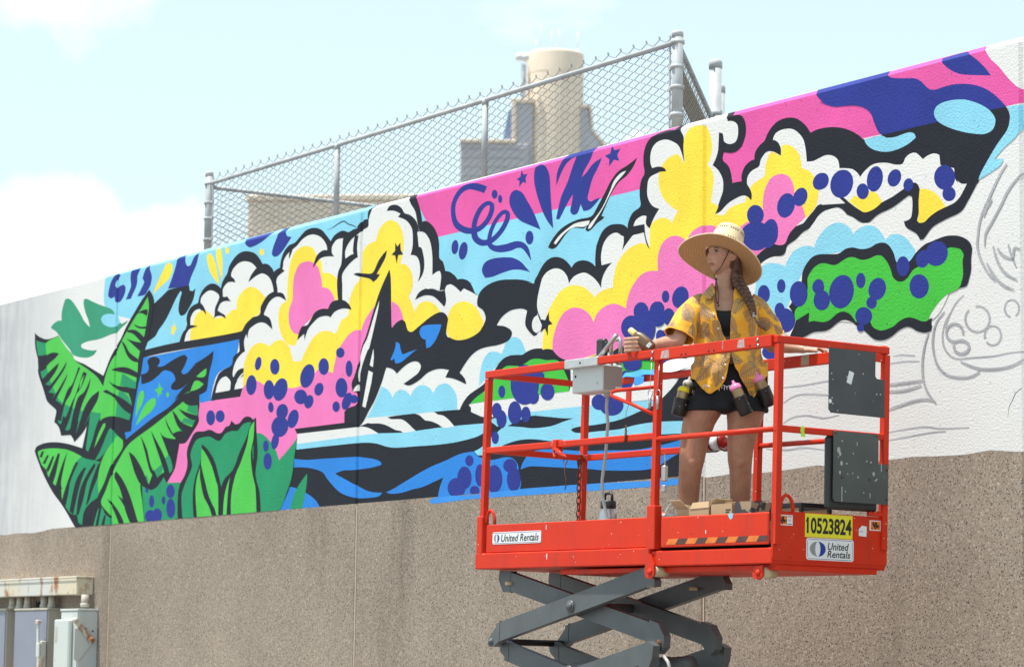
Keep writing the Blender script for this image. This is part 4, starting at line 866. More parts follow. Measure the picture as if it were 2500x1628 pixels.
# --- mid rails
m = mk(); m.box(-2.745, -1.06, .002, .036, .708, .745, .004); m.link('mid_rail', RED, lift)
m = mk(); m.box(-2.81, -1.10, .776, .81, .712, .750, .004); m.link('mid_rail', RED, lift)
m = mk(); m.bar((-2.76, .03, .73), (-2.815, .78, .73), .034, .036, (1, 0, 0)); m.link('mid_rail', RED, lift)
m = mk(); m.box(-.005, .022, .0, .780, .694, .729, .004); m.link('mid_rail', RED, lift)
m = mk(); m.tube([(-1.03, .014, .708), (.0, .014, .708)], .015, 12); m.link('sliding_rail', RED, lift)
m = mk(); m.tube([(-1.09, .79, .720), (.0, .79, .716)], .015, 12); m.link('sliding_rail', RED, lift)
# --- bolt holes and bolts of the front sleeve
m = mk()
for x in (-1.045, -.79, -.75, -.545, -.50, -.19, -.135): m.tube([(x, -.0152, 1.163), (x, -.0135, 1.163)], .006, 10)
m.link('bolt_hole', M_RUB, slv, kind='stuff')
m = mk()
for x, z in ((-1.055, 1.195), (-1.06, 1.158), (-.125, 1.19), (-.12, 1.16)): m.tube([(x, -.019, z), (x, -.013, z)], .009, 8)
m.link('bolt_head', M_STEEL, slv, kind='stuff')
m = mk()
for x0, x1, z0 in ((-.98, -.90, 1.15), (-.30, -.235, 1.155), (-.43, -.42, 1.16)): m.prism([(x0, z0+.005), (x1, z0+.003), (x1-.005, z0+.05), (x0+.012, z0+.047)], 1, -.0150, -.0142)
m.link('scuff_mark', simple('scuff', (.62, .40, .37), .6, 0, .4, 40), slv, kind='stuff')
# --- lifting loops beside the posts
for (x, y) in ((-2.70, .02), (-2.0, .79), (.012, .085)):
    m = mk(); ax = 1 if y != .085 else 0
    pts = [(x+(.0 if ax == 0 else .045*math.cos(a)), y+(.045*math.cos(a) if ax == 0 else 0), .275+.085*math.sin(a)) for a in [math.pi*k/10 for k in range(11)]]
    m.tube(pts, .010, 8); m.link('tie_loop', RED, lift)
# --- swing gate latch bracket in front
m = mk(); m.tube([(-1.055, .02, 1.004), (-1.44, .02, 1.008), (-1.478, .02, 1.002), (-1.487, .02, .985), (-1.462, .02, .973), (-1.30, .02, .925), (-1.055, .02, .842)], .011, 8); br = m.link('latch_bracket', RED, lift)
m = mk(); m.box(-1.335, -1.288, .012, .02, .925, 1.000, .002); m.link('bracket_tab', RED, br)
# --- clamp with hook on the front mid rail
m = mk(); m.box(-2.03, -1.985, -.008, .045, .685, .755, .004); m.tube([(-2.0, .0, .70), (-1.94, .0, .665), (-1.94, .0, .655)], .012, 8); m.tube([(-1.955, .0, .665), (-1.90, -.01, .655), (-1.872, -.01, .640)], .008, 8)
m.tube([(-2.02, .0, .69), (-2.015, .0, .655), (-1.995, .0, .655)], .007, 8); m.link('rail_clamp', RED, lift)
m = mk(); m.tube([(-1.885+.018*math.cos(a), -.01, .625+.02*math.sin(a)) for a in [2*math.pi*k/14 for k in range(14)]], .0028, 6, closed=True)
m.tube([(-1.885, -.01, .605), (-1.89, -.01, .56), (-1.875, -.01, .52), (-1.872, -.01, .48), (-1.885, -.01, .455)], .0035, 6); m.link('hook_wire', M_RUST, lift)
# --- lock pins on lanyards
M_CORD = simple('lanyard_wire', (.30, .29, .28), .5, .5)
for (x, y, zt, zr_, zb_) in ((-1.074, -.004, 1.145, .965, .880), (-1.002, -.004, 1.135, .960, .870)):
    m = mk(); m.tube([(x, y, zt), (x-.004, y-.006, zr_+.05), (x, y-.006, zr_+.018)], .0016, 5); m.tube([(x+.021*math.cos(a), y-.006, zr_+.021*math.sin(a)) for a in [2*math.pi*k/16 for k in range(16)]], .0026, 6, closed=True)
    m.tube([(x, y-.008, zr_-.015), (x, y-.008, zb_)], .009, 8); m.link('lock_pin', M_STEEL, lift)
m = mk(); m.tube([(-1.302, .012, .925), (-1.308, -.004, .87), (-1.306, -.004, .80)], .0016, 5); m.tube([(-1.306, -.004, .80), (-1.312, -.004, .765), (-1.300, -.004, .765), (-1.306, -.004, .80)], .003, 6); m.tube([(-1.306, -.004, .77), (-1.307, -.006, .70)], .007, 8)
m.link('snap_pin', M_RUST, lift)
# --- rusty chain at the rear left post
m = mk(); z = .70; i = 0
while z > .13:
    a = (1, 0) if i % 2 else (.25, .97)
    m.tube([(-2.79+a[0]*.013*math.cos(t), .74+a[1]*.013*math.cos(t), z+.026*math.sin(t)) for t in [2*math.pi*k/12 for k in range(12)]], .0042, 6, closed=True); z -= .040; i += 1
m.tube([(-2.80+.035*math.cos(t), .765, .70+.05*math.sin(t)) for t in [math.pi*(.1+1.0*k/10) for k in range(11)]], .006, 6)
m.link('chain', M_RUST, lift)
# --- control box
cb = mk(); cb.box(-1.905, -1.60, .040, .185, 1.022, 1.172, .006); cbx = cb.link('control_box', M_BOXW, lift)
m = mk(); m.box(-1.5995, -1.597, .046, .18, 1.028, 1.168, .001); m.link('box_side', M_BOXS, cbx)
m = mk(); m.box(-1.925, -1.597, -.006, .040, 1.164, 1.217, .004); m.link('mounting_bracket', M_ALU, cbx)
m = mk(); m.tube([(-1.765, -.0075, 1.190), (-1.765, -.005, 1.190)], .007, 10); m.tube([(-1.87, .0375, 1.12), (-1.87, .041, 1.12)], .008, 8); m.link('bolt_hole', M_RUB, cbx)
m = mk(); m.box(-1.5965, -1.5955, .13, .178, 1.03, 1.05, .0005); m.link('rating_label', M_LABEL, cbx)
m = mk(); m.box(-1.739, -1.662, .085, .125, 1.222, 1.335, .010); m.tube([(-1.70, .105, 1.17), (-1.70, .105, 1.24)], .022, 10); m.box(-1.665, -1.645, .09, .12, 1.255, 1.315, .005); m.link('joystick', M_BLK, cbx)
m = mk(); m.tube([(-1.735, .10, 1.222), (-1.66, .06, 1.226), (-1.60, .05, 1.255), (-1.485, .05, 1.335)], .012, 10)
m.tube([(-1.615, .11, 1.17), (-1.615, .11, 1.295), (-1.60, .11, 1.318), (-1.535, .11, 1.322), (-1.525, .11, 1.30), (-1.535, .11, 1.17)], .011, 10); m.link('guard_bar', M_STEEL, cbx)
m = mk(); m.tube([(-1.715, .16, 1.03), (-1.735, .17, .94), (-1.745, .19, .85), (-1.775, .2, .67), (-1.805, .2, .52), (-1.808, .21, .42), (-1.79, .22, .33), (-1.76, .24, .20), (-1.73, .28, .12)], .0095, 10); m.lathe([(.024, 1.0), (.024, 1.03)], 12, c=(-1.715, .16, 0)); m.link('conduit', M_CONDUIT, cbx)
# --- panels hung on the end rails
m = mk(); m.prism([(.357, .835), (.375, .817), (.757, .814), (.757, 1.020), (.70, 1.024), (.688, 1.036), (.688, 1.168), (.357, 1.168)], 0, .0245, .0285); p1 = m.link('upper_panel', M_P1, lift)
m = mk(); m.M = m.M @ Matrix.Translation((.0295, .507, 1.016)) @ Matrix.Rotation(math.radians(-17), 4, 'X'); m.box(-.0005, .0006, -.018, .018, -.034, .034, .0005); m.link('blank_sticker', M_LABEL, p1)
m = mk(); m.prism(rrect(.357, .377, .868, .890, .008), 0, .0286, .0292); m.link('paint_blob', M_LABEL, p1)
m = mk(); m.prism([(.393, .355), (.405, .343), (.785, .343), (.785, .560), (.715, .560), (.715, .722), (.393, .722)], 0, .0255, .0295); p2 = m.link('lower_panel', M_P2, lift)
m = mk()
for y, z in ((.408, .713), (.70, .713), (.775, .53), (.775, .37), (.455, .473), (.65, .473)): m.tube([(.0295, y, z), (.034, y, z)], .006, 8)
m.link('rivet', M_RUST, p2, kind='stuff')
m = mk()
for y, z0, z1 in ((.455, .345, .425), (.735, .52, .565), (.56, .65, .67), (.655, .375, .40)): m.box(.0296, .0301, y-.003, y+.003, z0, z1, .0002)
for y, z, r in ((.43, .62, .017), (.44, .60, .012), (.45, .55, .013), (.44, .50, .010), (.53, .50, .005), (.68, .505, .012), (.61, .40, .005), (.48, .40, .005)): m.prism([(y+r*.7*math.cos(a), z+r*math.sin(a)) for a in [2*math.pi*k/9 for k in range(9)]], 0, .0296, .0300)
m.link('paint_drip', simple('dried_paint', (.42, .43, .42), .6), p2, kind='stuff')
m = mk(); m.box(-.022, .018, .362, .725, .300, .695, .014); m.box(.0, .020, .43, .69, .315, .335, .006); m.link('document_box', M_BLK, lift)
m = mk(); m.box(-.006, .020, .66, .76, .278, .300, .004); m.tube([(.005, .74, .30), (.005, .70, .285), (.005, .68, .30)], .009, 8); m.box(-.004, .020, .69, .765, 1.12, 1.158, .002); m.link('corner_gusset', RED, lift)
# --- underside rollers and hinge lugs
for x0, y, zc in ((-1.05, .02, -.02), (-.14, .05, -.035)):
    m = mk(); m.prism([(x0-.045, zc-.01), (x0-.03, zc-.045), (x0+.02, zc-.055), (x0+.045, zc-.03), (x0+.045, zc+.025), (x0+.01, zc+(.085 if x0 < -1 else .02)), (x0-.015, zc+(.085 if x0 < -1 else .02))], 1, y-.036, y-.026); m.tube([(x0+.01, y-.042, zc-.015), (x0+.01, y-.034, zc-.015)], .018, 14); m.link('hinge_lug', RED, lift)
    m = mk(); m.tube([(x0+.03, y-.02, zc-.012), (x0+.03, y+.06, zc-.012)], .030, 16); m.link('roller', M_NYL, lift)
# --- small dangling parts at the middle front post, back side
m = mk(); m.box(-1.02, -.985, .03, .06, .47, .56, .006); m.box(-1.015, -.985, .03, .055, .41, .45, .004); m.tube([(-1.005, .05, .56), (-1.01, .05, .63)], .006, 6); ob = m.link('outlet_box', M_ALU, lift)
m = mk(); m.tube([(-1.07, .05, .59), (-1.095, .06, .50), (-1.085, .05, .40), (-1.09, .05, .20)], .008, 6); m.link('cable', M_RUST, lift)

# ------------------------------------------------------------------ decals (flat print on thin labels)
def text_mesh(s, size, bold=.0, shear=0.0):
    cu = bpy.data.curves.new('text', 'FONT'); cu.body = s; cu.size = size; cu.offset = bold; cu.shear = shear; cu.resolution_u = 4
    o = bpy.data.objects.new('text', cu); COL.objects.link(o); bpy.context.view_layer.update()
    me = bpy.data.meshes.new_from_object(o.evaluated_get(bpy.context.evaluated_depsgraph_get()))
    bpy.data.objects.remove(o); return me
def put_text(s, box, plane, off, mat, parent, bold=0.0, shear=0.0, name='lettering'):
    """box = (a0, a1, z0, z1) in plane 'front' (a = x) or 'end' (a = y)"""
    me = text_mesh(s, 1.0, bold, shear); xs = [v.co.x for v in me.vertices]; ys = [v.co.y for v in me.vertices]
    a0, a1, z0, z1 = box; sx = (a1-a0)/(max(xs)-min(xs)); sy = (z1-z0)/(max(ys)-min(ys)); mx_, my_ = min(xs), min(ys)
    for v in me.vertices:
        a = a0+(v.co.x-mx_)*sx; z = LZ+z0+(v.co.y-my_)*sy
        v.co = (a, off, z) if plane == 'front' else (off, a, z)
    return link(name, me, mat, parent)
def plate(poly, plane, o0, o1, mat, parent, name):
    m = mk(); m.prism(poly, 1 if plane == 'front' else 0, o0, o1); return m.link(name, mat, parent)
def ring_logo(ca, cz, ra, rz, plane, off, parent):
    """ring whose left half is grey and right half blue, lens-shaped hole"""
    for nm, mat, s in (('logo_left_half', M_LGREY, -1), ('logo_right_half', M_LBLUE, 1)):
        out_ = [(ca+s*ra*math.cos(t), cz+rz*math.sin(t)) for t in [math.radians(-84+168*k/16) for k in range(17)]]
        inn = [(ca+s*ra*.33*math.cos(t), cz+rz*.98*math.sin(t)) for t in [math.radians(84-168*k/16) for k in range(17)]]
        v = out_+inn; m = mk(); n = 17; P = [((a, off, z) if plane == 'front' else (off, a, z)) for a, z in v]
        m.add(P, [[i, i+1, 2*n-2-i, 2*n-1-i] for i in range(n-1)]); m.link(nm, mat, parent)
d = plate(rrect(-2.648, -2.136, .152, .225, .012), 'front', .0022, .0040, M_LABEL, toe, 'company_label')
m = mk()
for z in (.157, .2185): m.box(-2.64, -2.144, .0014, .0018, z, z+.0018, .0002)
m.link('border_line', M_LBLUE, d)
ring_logo(-2.603, .188, .030, .025, 'front', .0014, d)
put_text('United Rentals', (-2.555, -2.158, .166, .210), 'front', .0014, M_INK, d, .012, .22)
d = plate([(.222, .146), (.555, .146), (.555, .272), (.222, .272)], 'end', .0024, .0036, M_YEL, end_plate, 'number_plate')
put_text('10523824', (.234, .548, .166, .252), 'end', .0042, M_INK, d, .03, 0.0)
m = mk(); m.prism([(.228, .232), (.238, .252), (.244, .252), (.240, .236), (.229, .224)], 0, .0040, .0043); m.link('lettering', M_INK, d)
d = plate(rrect(.232, .565, .026, .143, .016), 'end', .0024, .0036, M_LABEL, end_plate, 'company_label')
m = mk()
for y0, y1, z0, z1 in ((.246, .551, .0315, .0337), (.246, .551, .1353, .1375), (.238, .2402, .04, .129), (.5568, .559, .04, .129)): m.box(.0038, .0042, y0, y1, z0, z1, .0002)
m.link('border_line', M_LBLUE, d)
ring_logo(.312, .085, .055, .040, 'end', .0042, d)
put_text('United', (.382, .530, .083, .122), 'end', .0042, M_INK, d, .014, .22)
put_text('Rentals', (.378, .541, .042, .080), 'end', .0042, M_INK, d, .014, .22)
for y0, z0 in ((.024, .201), (.678, .201)):
    d = plate([(y0, z0), (y0+.112, z0), (y0+.112, z0+.055), (y0, z0+.055)], 'end', .0024, .0034, M_LABEL, end_plate, 'warning_label')
    m = mk(); m.box(.0036, .0039, y0+.007, y0+.074, z0+.005, z0+.050, .0002); m.link('orange_field', M_ORG, d)
    m = mk(); q = lambda P: m.prism([(y0+a, z0+b) for a, b in P], 0, .0041, .0044)
    q([(.020, .048), (.030, .044), (.046, .010), (.040, .006), (.020, .030)]); q([(.036, .046), (.052, .046), (.052, .036), (.058, .028), (.070, .030), (.070, .024), (.058, .020), (.068, .016), (.050, .014), (.040, .024), (.038, .034)]); q([(.010, .008), (.022, .008), (.016, .018)])
    for zz in (.045, .006): m.box(.0041, .0044, y0+.078, y0+.106, z0+zz, z0+zz+.003, .0001)
    m.box(.0041, .0044, y0+.086, y0+.097, z0+.024, z0+.026, .0001); m.box(.0041, .0044, y0+.086, y0+.088, z0+.026, z0+.034, .0001); m.box(.0041, .0044, y0+.095, y0+.097, z0+.026, z0+.034, .0001); m.link('pictogram', M_INK, d)
d = plate([(.601, .168), (.655, .165), (.657, .220), (.625, .224), (.601, .205)], 'end', .0024, .0034, M_LABEL, end_plate, 'paper_tag')
m = mk()
for i in range(5): m.box(.0036, .0039, .608+i*.005, .610+i*.005+.001*(i % 2), .188, .196, .0002)
m.link('bar_code', M_LGREY, d)
hz = mk(); n = 10; w_ = (-.035+.912)/n
for i in range(n):
    x0 = -.912+i*w_; o = .022
    hz.prism([(max(x0-o*.2, -.914), .114), (min(x0+w_-o*.2, -.035), .114), (min(x0+w_+o, -.033), .145), (x0+o, .145)], 1, -.0052-.0001*(i % 2), -.0044, i % 2)
hz.link('hazard_stripe', [M_ORB, M_BRN], ext_toe)
m = mk(); m.prism([(-.37, .269), (-.325, .270), (-.33, .245), (-.345, .236), (-.36, .248)], 1, -.0052, -.0042); m.link('blue_tape_scrap', PAINT['B'], ext_toe)
m = mk()
for x, z0, z1, w in ((-2.05, .05, .085, .004), (-2.085, .225, .255, .003), (-.56, .165, .185, .004), (-1.2, .078, .085, .002)): m.prism([(x-w, z1), (x+w, z1), (x+w*.6, z0), (x-w*.7, z0+.004)], 1, (-.0130 if z1 < .1 else (-.0050 if x > -1 else .0030)), (-.0118 if z1 < .1 else (-.0040 if x > -1 else .0042)))
m.link('paint_drip', M_LABEL, main, kind='stuff')

# ------------------------------------------------------------------ scissor arms
def arm(y, p, q, w=.045, h=.100, ends=(None, None), name='scissor_arm'):
    m = mk(); m.bar((p[0], y, p[1]), (q[0], y, q[1]), w, h, (0, 1, 0))
    return m, name
def pin(m, x, y, z, r=.030, l=.018):
    s = -1 if y < .3 else 1
    m.tube([(x, y, z), (x, y+s*.008, z)], r, 18); m.tube([(x, y+s*.006, z), (x, y+s*.016, z)], r*.6, 14)
xl, xr, ZT, ZM = -2.69, -1.09, -.055, -.432
HS = ZT-ZM
zlev = [ZT, ZM]
while LZ+zlev[-1]-HS > .42: zlev.append(zlev[-1]-HS)
def scissor(yo, yi):
    """one side: outer arm rises to the right, inner arm rises to the left; alternates down the stack"""
    for s in range(len(zlev)-1):
        zt, z0 = zlev[s], zlev[s+1]
        up = (s % 2 == 0)
        yo_, yi_ = (yo, yi)
        # outer bar
        for (y, (x0, za), (x1, zb_), nm) in ((yo_, (xl+.07, z0+.055), (xr-.05, zt-.005), 'o'), (yi_, (xl+.05, zt-.005), (xr-.06, z0+.055), 'i')):
            if s % 2 == 1:
                (x0, za), (x1, zb_) = ((xl+.06, zt-.055), (xr-.06, z0-.0)) if nm == 'i' else ((xl+.06, z0), (xr-.06, zt-.055))
            m = mk(); m.bar((x0, y, za), (x1, y, zb_), .045, .112, (0, 1, 0))
            ysgn = -1 if yo < .3 else 1
            # knuckles at the ends
            if s % 2 == 0:
                e = [(xl+.10, z0+.125), (xl+.095, z0+.005), (xl+.03, z0-.03), (xl-.012, z0-.03), (xl-.025, z0+.012)] if nm == 'o' else [(xr-.10, z0+.135), (xr-.02, z0+.115), (xr+.035, z0+.045), (xr+.03, z0-.02), (xr-.02, z0-.055), (xr-.07, z0-.02), (xr-.12, z0+.03)]
            else:
                e = [(xl+.10, zt-.115), (xl+.09, zt-.005), (xl+.02, zt+.02), (xl-.012, zt-.005), (xl+.01, zt-.06)] if nm == 'i' else [(xr-.12, zt-.11), (xr-.10, zt-.02), (xr-.03, zt+.015), (xr+.03, zt-.01), (xr+.02, zt-.08), (xr-.02, zt-.15), (xr-.08, zt-.15)]
            m.prism(e, 1, y-.0245, y+.0245)
            if s == 0: m.prism([(xr-.08, zt-.06), (xr+.03, zt-.06), (xr+.03, zt-.025), (xr-.02, zt+.04), (xr-.10, zt+.03)], 1, y-.024, y+.024) if nm == 'o' else m.prism([(xl-.03, zt-.0), (xl+.02, zt-.075), (xl+.10, zt-.08), (xl+.10, zt+.05), (xl-.02, zt+.055)], 1, y-.024, y+.024)
            a = m.link('scissor_arm', GREY, lift)
            if nm == 'o':
                pm = mk(); yy = y-.0225 if yo < .3 else y+.0225
                pin(pm, (xl+xr)/2+.03, yy, (zt+z0)/2+.022, .036); pm.link('pivot_pin', GREY, a)
                if s % 2 == 0: pm = mk(); pin(pm, xl+.01, yy, z0+.0, .022, .008); pm.link('pivot_pin', GREY, a)
            else:
                if s % 2 == 0: pm = mk(); pin(pm, xr-.01, y-.0225, z0+.0, .026, .006); pm.link('pivot_pin', M_RUST, a)
scissor(.055, .125); scissor(.565, .495)
for s in range(1, len(zlev)):
    for x in ((xl+.01,) if s == 1 else (xl+.01, xr-.01)):
        m = mk(); m.tube([(x+.02, .06, zlev[s]), (x+.02, .565, zlev[s])], .020, 12); m.link('cross_tube', M_BLK, lift)
for s in range(len(zlev)-1):
    m = mk(); m.tube([((xl+xr)/2+.03, .05, (zlev[s]+zlev[s+1])/2+.022), ((xl+xr)/2+.03, .56, (zlev[s]+zlev[s+1])/2+.022)], .026, 12); m.link('cross_tube', GREY, lift)
m = mk(); m.tube([(-2.25, .33, -.60), (-1.10, .33, -.54)], .048, 16); m.tube([(-1.45, .33, -.56), (-1.40, .33, -.557)], .055, 16); m.tube([(-1.36, .33, -.555), (-1.31, .33, -.552)], .055, 16); m.link('lift_cylinder', GREY, lift)
m = mk(); m.tube([(-1.05, .10, -.50), (-1.0, .09, -.53), (-.98, .10, -.60), (-1.04, .12, -.64), (-1.12, .2, -.62)], .010, 8); m.link('hydraulic_hose', M_ALU, lift)
for q in ((-1.13, .06, -.118), (-1.33, .52, -.118), (-2.60, .1, -.09)): m = mk(); m.tube([q, (q[0], q[1], q[2]+.02)], .026, 12); m.link('slide_pad', M_NYL, lift)
# --- chassis and wheels below the frame
c = MB(); c.box(-2.75, -.75, .05, .75, .16, .42, .02); c.box(-2.6, -.9, .12, .68, .42, .50, .01); c.link('chassis', RED, lift)
M_TYRE = simple('grey_solid_tyre', (.10, .10, .10), .8)
for x in (-2.45, -1.05):
    for y, sgn in ((-.01, -1), (.81, 1)):
        m = MB(); m.tube([(x, y-.055, .17), (x, y+.055, .17)], .168, 24); wh = m.link('wheel', M_TYRE, lift)
        m = MB(); m.tube([(x, y-.06, .17), (x, y+.06, .17)], .09, 18); m.link('hub', RED, wh)
# ================================================================== the painter
PROOT = LIFT_M @ Vector((-.93, .42, LZ+.112))
PDV = Vector((PROOT.x, PROOT.y, 0)).normalized(); PXV = Vector((PDV.y, -PDV.x, 0))
PER_M = frame(PROOT, PXV, PDV)                 # x to the viewer's right, y away from the viewer, z up; soles on the deck
def skin():
    t = NT('skin'); a = t.noise(9, 5); b = t.noise(60, 3)
    c = t.mix(t.ramp(a, [(.3, 0.), (.7, 1.)]), (.50, .275, .185), (.60, .345, .235))
    sx = t.n('ShaderNodeSeparateXYZ'); t.l(t.tc.outputs['Object'], sx.inputs[0])       # legs darkened by height: their shade is put into the skin colour
    tan = t.mix(t.ramp(t.noise(6, 4), [(.35, 0.), (.65, 1.)]), (.40, .182, .108), (.50, .245, .152))  # the shaded leg tones
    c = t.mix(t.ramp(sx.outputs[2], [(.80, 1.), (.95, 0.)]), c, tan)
    c = t.mix(1.0, c, t.mix(t.ramp(t.noise(17, 5, .65), [(.35, 0.), (.68, 1.)]), (.84, .78, .76), (1.04, 1.0, .98)), 'MULTIPLY')
    t.col(c); t.set(Roughness=.5, Subsurface_Weight=.12, Subsurface_Scale=.01); t.b.inputs['Subsurface Radius'].default_value = (1, .35, .2)
    t.bump(b, .08, .002); return t.m
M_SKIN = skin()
person = thing('person', 'woman in a straw sun hat, yellow fern print shirt and black shorts on the lift', 'person', PER_M)
def loft(m, rings, n=20, mi=0, p=2.0, smooth=True):
    """rings: (centre, half-width along x, half-depth along y[, tilt]) stacked roughly along z, or explicit axes"""
    vs = []
    for rg in rings:
        c = Vector(rg[0]); ax, ay = (Vector(rg[1]), Vector(rg[2])) if not isinstance(rg[1], (int, float)) else (Vector((rg[1], 0, 0)), Vector((0, rg[2], 0)))
        for k in range(n):
            t = 2*math.pi*k/n; ct, st = math.cos(t), math.sin(t)
            vs.append(c + ax*(abs(ct)**(2/p)*(1 if ct >= 0 else -1)) + ay*(abs(st)**(2/p)*(1 if st >= 0 else -1)))
    N = len(rings); fs = [[i*n+k, i*n+(k+1) % n, (i+1)*n+(k+1) % n, (i+1)*n+k] for i in range(N-1) for k in range(n)]
    fs.append(list(range(n))[::-1]); fs.append([(N-1)*n+k for k in range(n)])
    return m.add(vs, fs, mi, smooth)
def ball(m, c, r, n=14):
    c = Vector(c); r = (r, r, r) if isinstance(r, (int, float)) else r
    prof = [(math.sin(math.pi*i/n), -math.cos(math.pi*i/n)) for i in range(1, n)]
    vs = [c + Vector((0, 0, -r[2]))]; 
    for (s, z) in prof:
        for k in range(n): vs.append(c + Vector((r[0]*s*math.cos(2*math.pi*k/n), r[1]*s*math.sin(2*math.pi*k/n), r[2]*z)))
    vs.append(c + Vector((0, 0, r[2]))); fs = [[0, 1+(k+1) % n, 1+k] for k in range(n)]
    for i in range(n-2):
        for k in range(n): fs.append([1+i*n+k, 1+i*n+(k+1) % n, 1+(i+1)*n+(k+1) % n, 1+(i+1)*n+k])
    b = 1+(n-2)*n; fs += [[b+k, b+(k+1) % n, len(vs)-1] for k in range(n)]
    return m.add(vs, fs, 0, True)
def limb(m, pts, n=16):
    """pts: (x, y, z, radius) chain with round ends, circular sections across the path"""
    m.tube([p[:3] for p in pts], [p[3] for p in pts], n); ball(m, pts[0][:3], pts[0][3]*.99); ball(m, pts[-1][:3], pts[-1][3]*.99)
def fuse(m, voxel, smooth=4):
    me = m.mesh('fuse'); o = bpy.data.objects.new('fuse', me); COL.objects.link(o)
    rm = o.modifiers.new('r', 'REMESH'); rm.mode = 'VOXEL'; rm.voxel_size = voxel
    sm = o.modifiers.new('s', 'SMOOTH'); sm.factor = .5; sm.iterations = smooth
    bpy.context.view_layer.update()
    r = bpy.data.meshes.new_from_object(o.evaluated_get(bpy.context.evaluated_depsgraph_get()))
    bpy.data.objects.remove(o); r.materials.clear()
    for p in r.polygons: p.use_smooth = True
    return r
# --- head frame
TH, PT = math.radians(46), math.radians(5)
HC = Vector((-.017, .005, 1.662))
fw = Vector((-math.sin(TH)*math.cos(PT), -math.cos(TH)*math.cos(PT), math.sin(PT))).normalized()
sd = Vector((math.cos(TH), -math.sin(TH), 0)).normalized(); up_ = fw.cross(sd); up_ = -up_ if up_.z < 0 else up_
def HP(s, f, u): return HC + sd*s + fw*f + up_*u
def head_mesh(m):
    NU, NV = 44, 40; vs = []; fs = []
    g = lambda x, s: math.exp(-(x/s)**2)
    sm = lambda x: max(0., min(1., x))**2*(3-2*max(0., min(1., x)))
    for j in range(NV+1):
        ph = math.pi*j/NV
        for i in range(NU):
            th = 2*math.pi*i/NU
            x = .074*math.sin(ph)*math.sin(th); f = .093*math.sin(ph)*math.cos(th); z = .113*math.cos(ph)
            fr = sm((f+.005)/.07)                       # how much a front surface
            k = sm((-z-.015)/.095)                      # towards the chin
            x *= 1-.42*k*(.5+.5*fr); 
            if f < 0: f *= 1-.55*k
            f += .006*k*fr + fr*.016*sm((-z-.07)/.035)   # jaw and chin come forward
            f += fr*(-.010*sm((z-.03)/.08))
            f -= fr*.012*(g(x-.031, .017)+g(x+.031, .017))*g(z-.008, .016)          # sockets
            f += fr*.005*g(z-.030, .012)*g(x, .05)                                   # brow
            f += fr*.006*(g(x-.038, .02)+g(x+.038, .02))*g(z+.030, .022)             # cheeks
            f += fr*g(x, .0105)*(.010*g(z-.004, .022)+.020*g(z+.020, .014)+.013*g(z+.033, .007)) + fr*.006*(g(x-.011, .007)+g(x+.011, .007))*g(z+.034, .007)   # nose
            f += fr*g(x, .021)*(.0065*g(z+.057, .0055)+.0075*g(z+.069, .006)-.003*g(z+.063, .0022)) # lips
            f -= fr*.005*g(x, .03)*g(z+.081, .007)
            vs.append(HP(x, f, z))
    for j in range(NV):
        for i in range(NU): fs.append([j*NU+i, j*NU+(i+1) % NU, (j+1)*NU+(i+1) % NU, (j+1)*NU+i])
    m.add(vs, fs, 0, True)
    for s in (-1, 1):                                     # ears
        for (u, f, a, b) in ((.004, -.008, .030, .018), (-.016, -.004, .016, .012)):
            c = HP(s*.072, f, u); ring_ = [(c + (up_*math.cos(t)*a + fw*math.sin(t)*b*.9 + sd*(s*(.010-.012*math.sin(t)))), .0055) for t in [2*math.pi*q/12 for q in range(12)]]
            m.tube([r[0] for r in ring_], .0058, 7, closed=True)
        m.tube([HP(s*.072, -.004, -.018), HP(s*.078, -.006, .01)], .010, 8)
hd = MB(); head_mesh(hd)
b = MB(); head_mesh(b)
# neck, torso
b.tube([HP(.0, -.030, -.07), (-.006, .020, 1.53), (-.004, .022, 1.475), (0, .025, 1.43)], [.052, .050, .054, .075], 18)
loft(b, [((.015, .01, .79), .175, .105), ((.015, .01, .86), .178, .112), ((.015, .01, .93), .165, .105), ((.012, .01, 1.00), .145, .095), ((.01, .01, 1.07), .132, .088), ((.01, .01, 1.15), .137, .090), ((.01, .01, 1.25), .150, .100), ((.01, .012, 1.33), .160, .102), ((.008, .015, 1.39), .165, .088), ((.005, .02, 1.43), .135, .068), ((0, .022, 1.462), .070, .055)], 24, p=2.3)
ball(b, (-.058, -.062, 1.285), (.064, .058, .062)); ball(b, (.076, -.062, 1.285), (.064, .058, .062))
ball(b, (-.150, .018, 1.392), .046); ball(b, (.162, .018, 1.392), .046)
# legs
loft(b, [((-.085, .01, .86), .10, .105), ((-.114, .0, .775), .108, .105), ((-.146, -.008, .70), .094, .094), ((-.164, -.014, .625), .084, .085), ((-.176, -.02, .55), .077, .077), ((-.183, -.025, .49), .072, .072), ((-.190, -.022, .44), .066, .066), ((-.197, -.008, .37), .063, .066), ((-.200, .004, .30), .060, .063), ((-.199, .010, .21), .049, .050), ((-.198, .012, .13), .038, .041), ((-.198, .008, .07), .038, .045)], 20)
loft(b, [((.105, .01, .86), .105, .105), ((.120, .0, .775), .110, .106), ((.110, -.006, .70), .095, .095), ((.100, -.012, .625), .083, .085), ((.090, -.018, .55), .074, .076), ((.088, -.024, .49), .069, .071), ((.091, -.02, .44), .063, .065), ((.091, -.006, .37), .061, .065), ((.090, .006, .30), .058, .062), ((.087, .012, .21), .048, .049), ((.085, .014, .13), .037, .040), ((.084, .010, .07), .037, .045)], 20)
ball(b, (-.181, -.072, .478), (.034, .028, .040)); ball(b, (.088, -.070, .478), (.033, .028, .040))
for x in (-.198, .084): loft(b, [((x, .05, .035), .032, .03), ((x-.004, .0, .045), .037, .04), ((x-.008, -.06, .035), .040, .03), ((x-.01, -.13, .022), .038, .02)], 12)
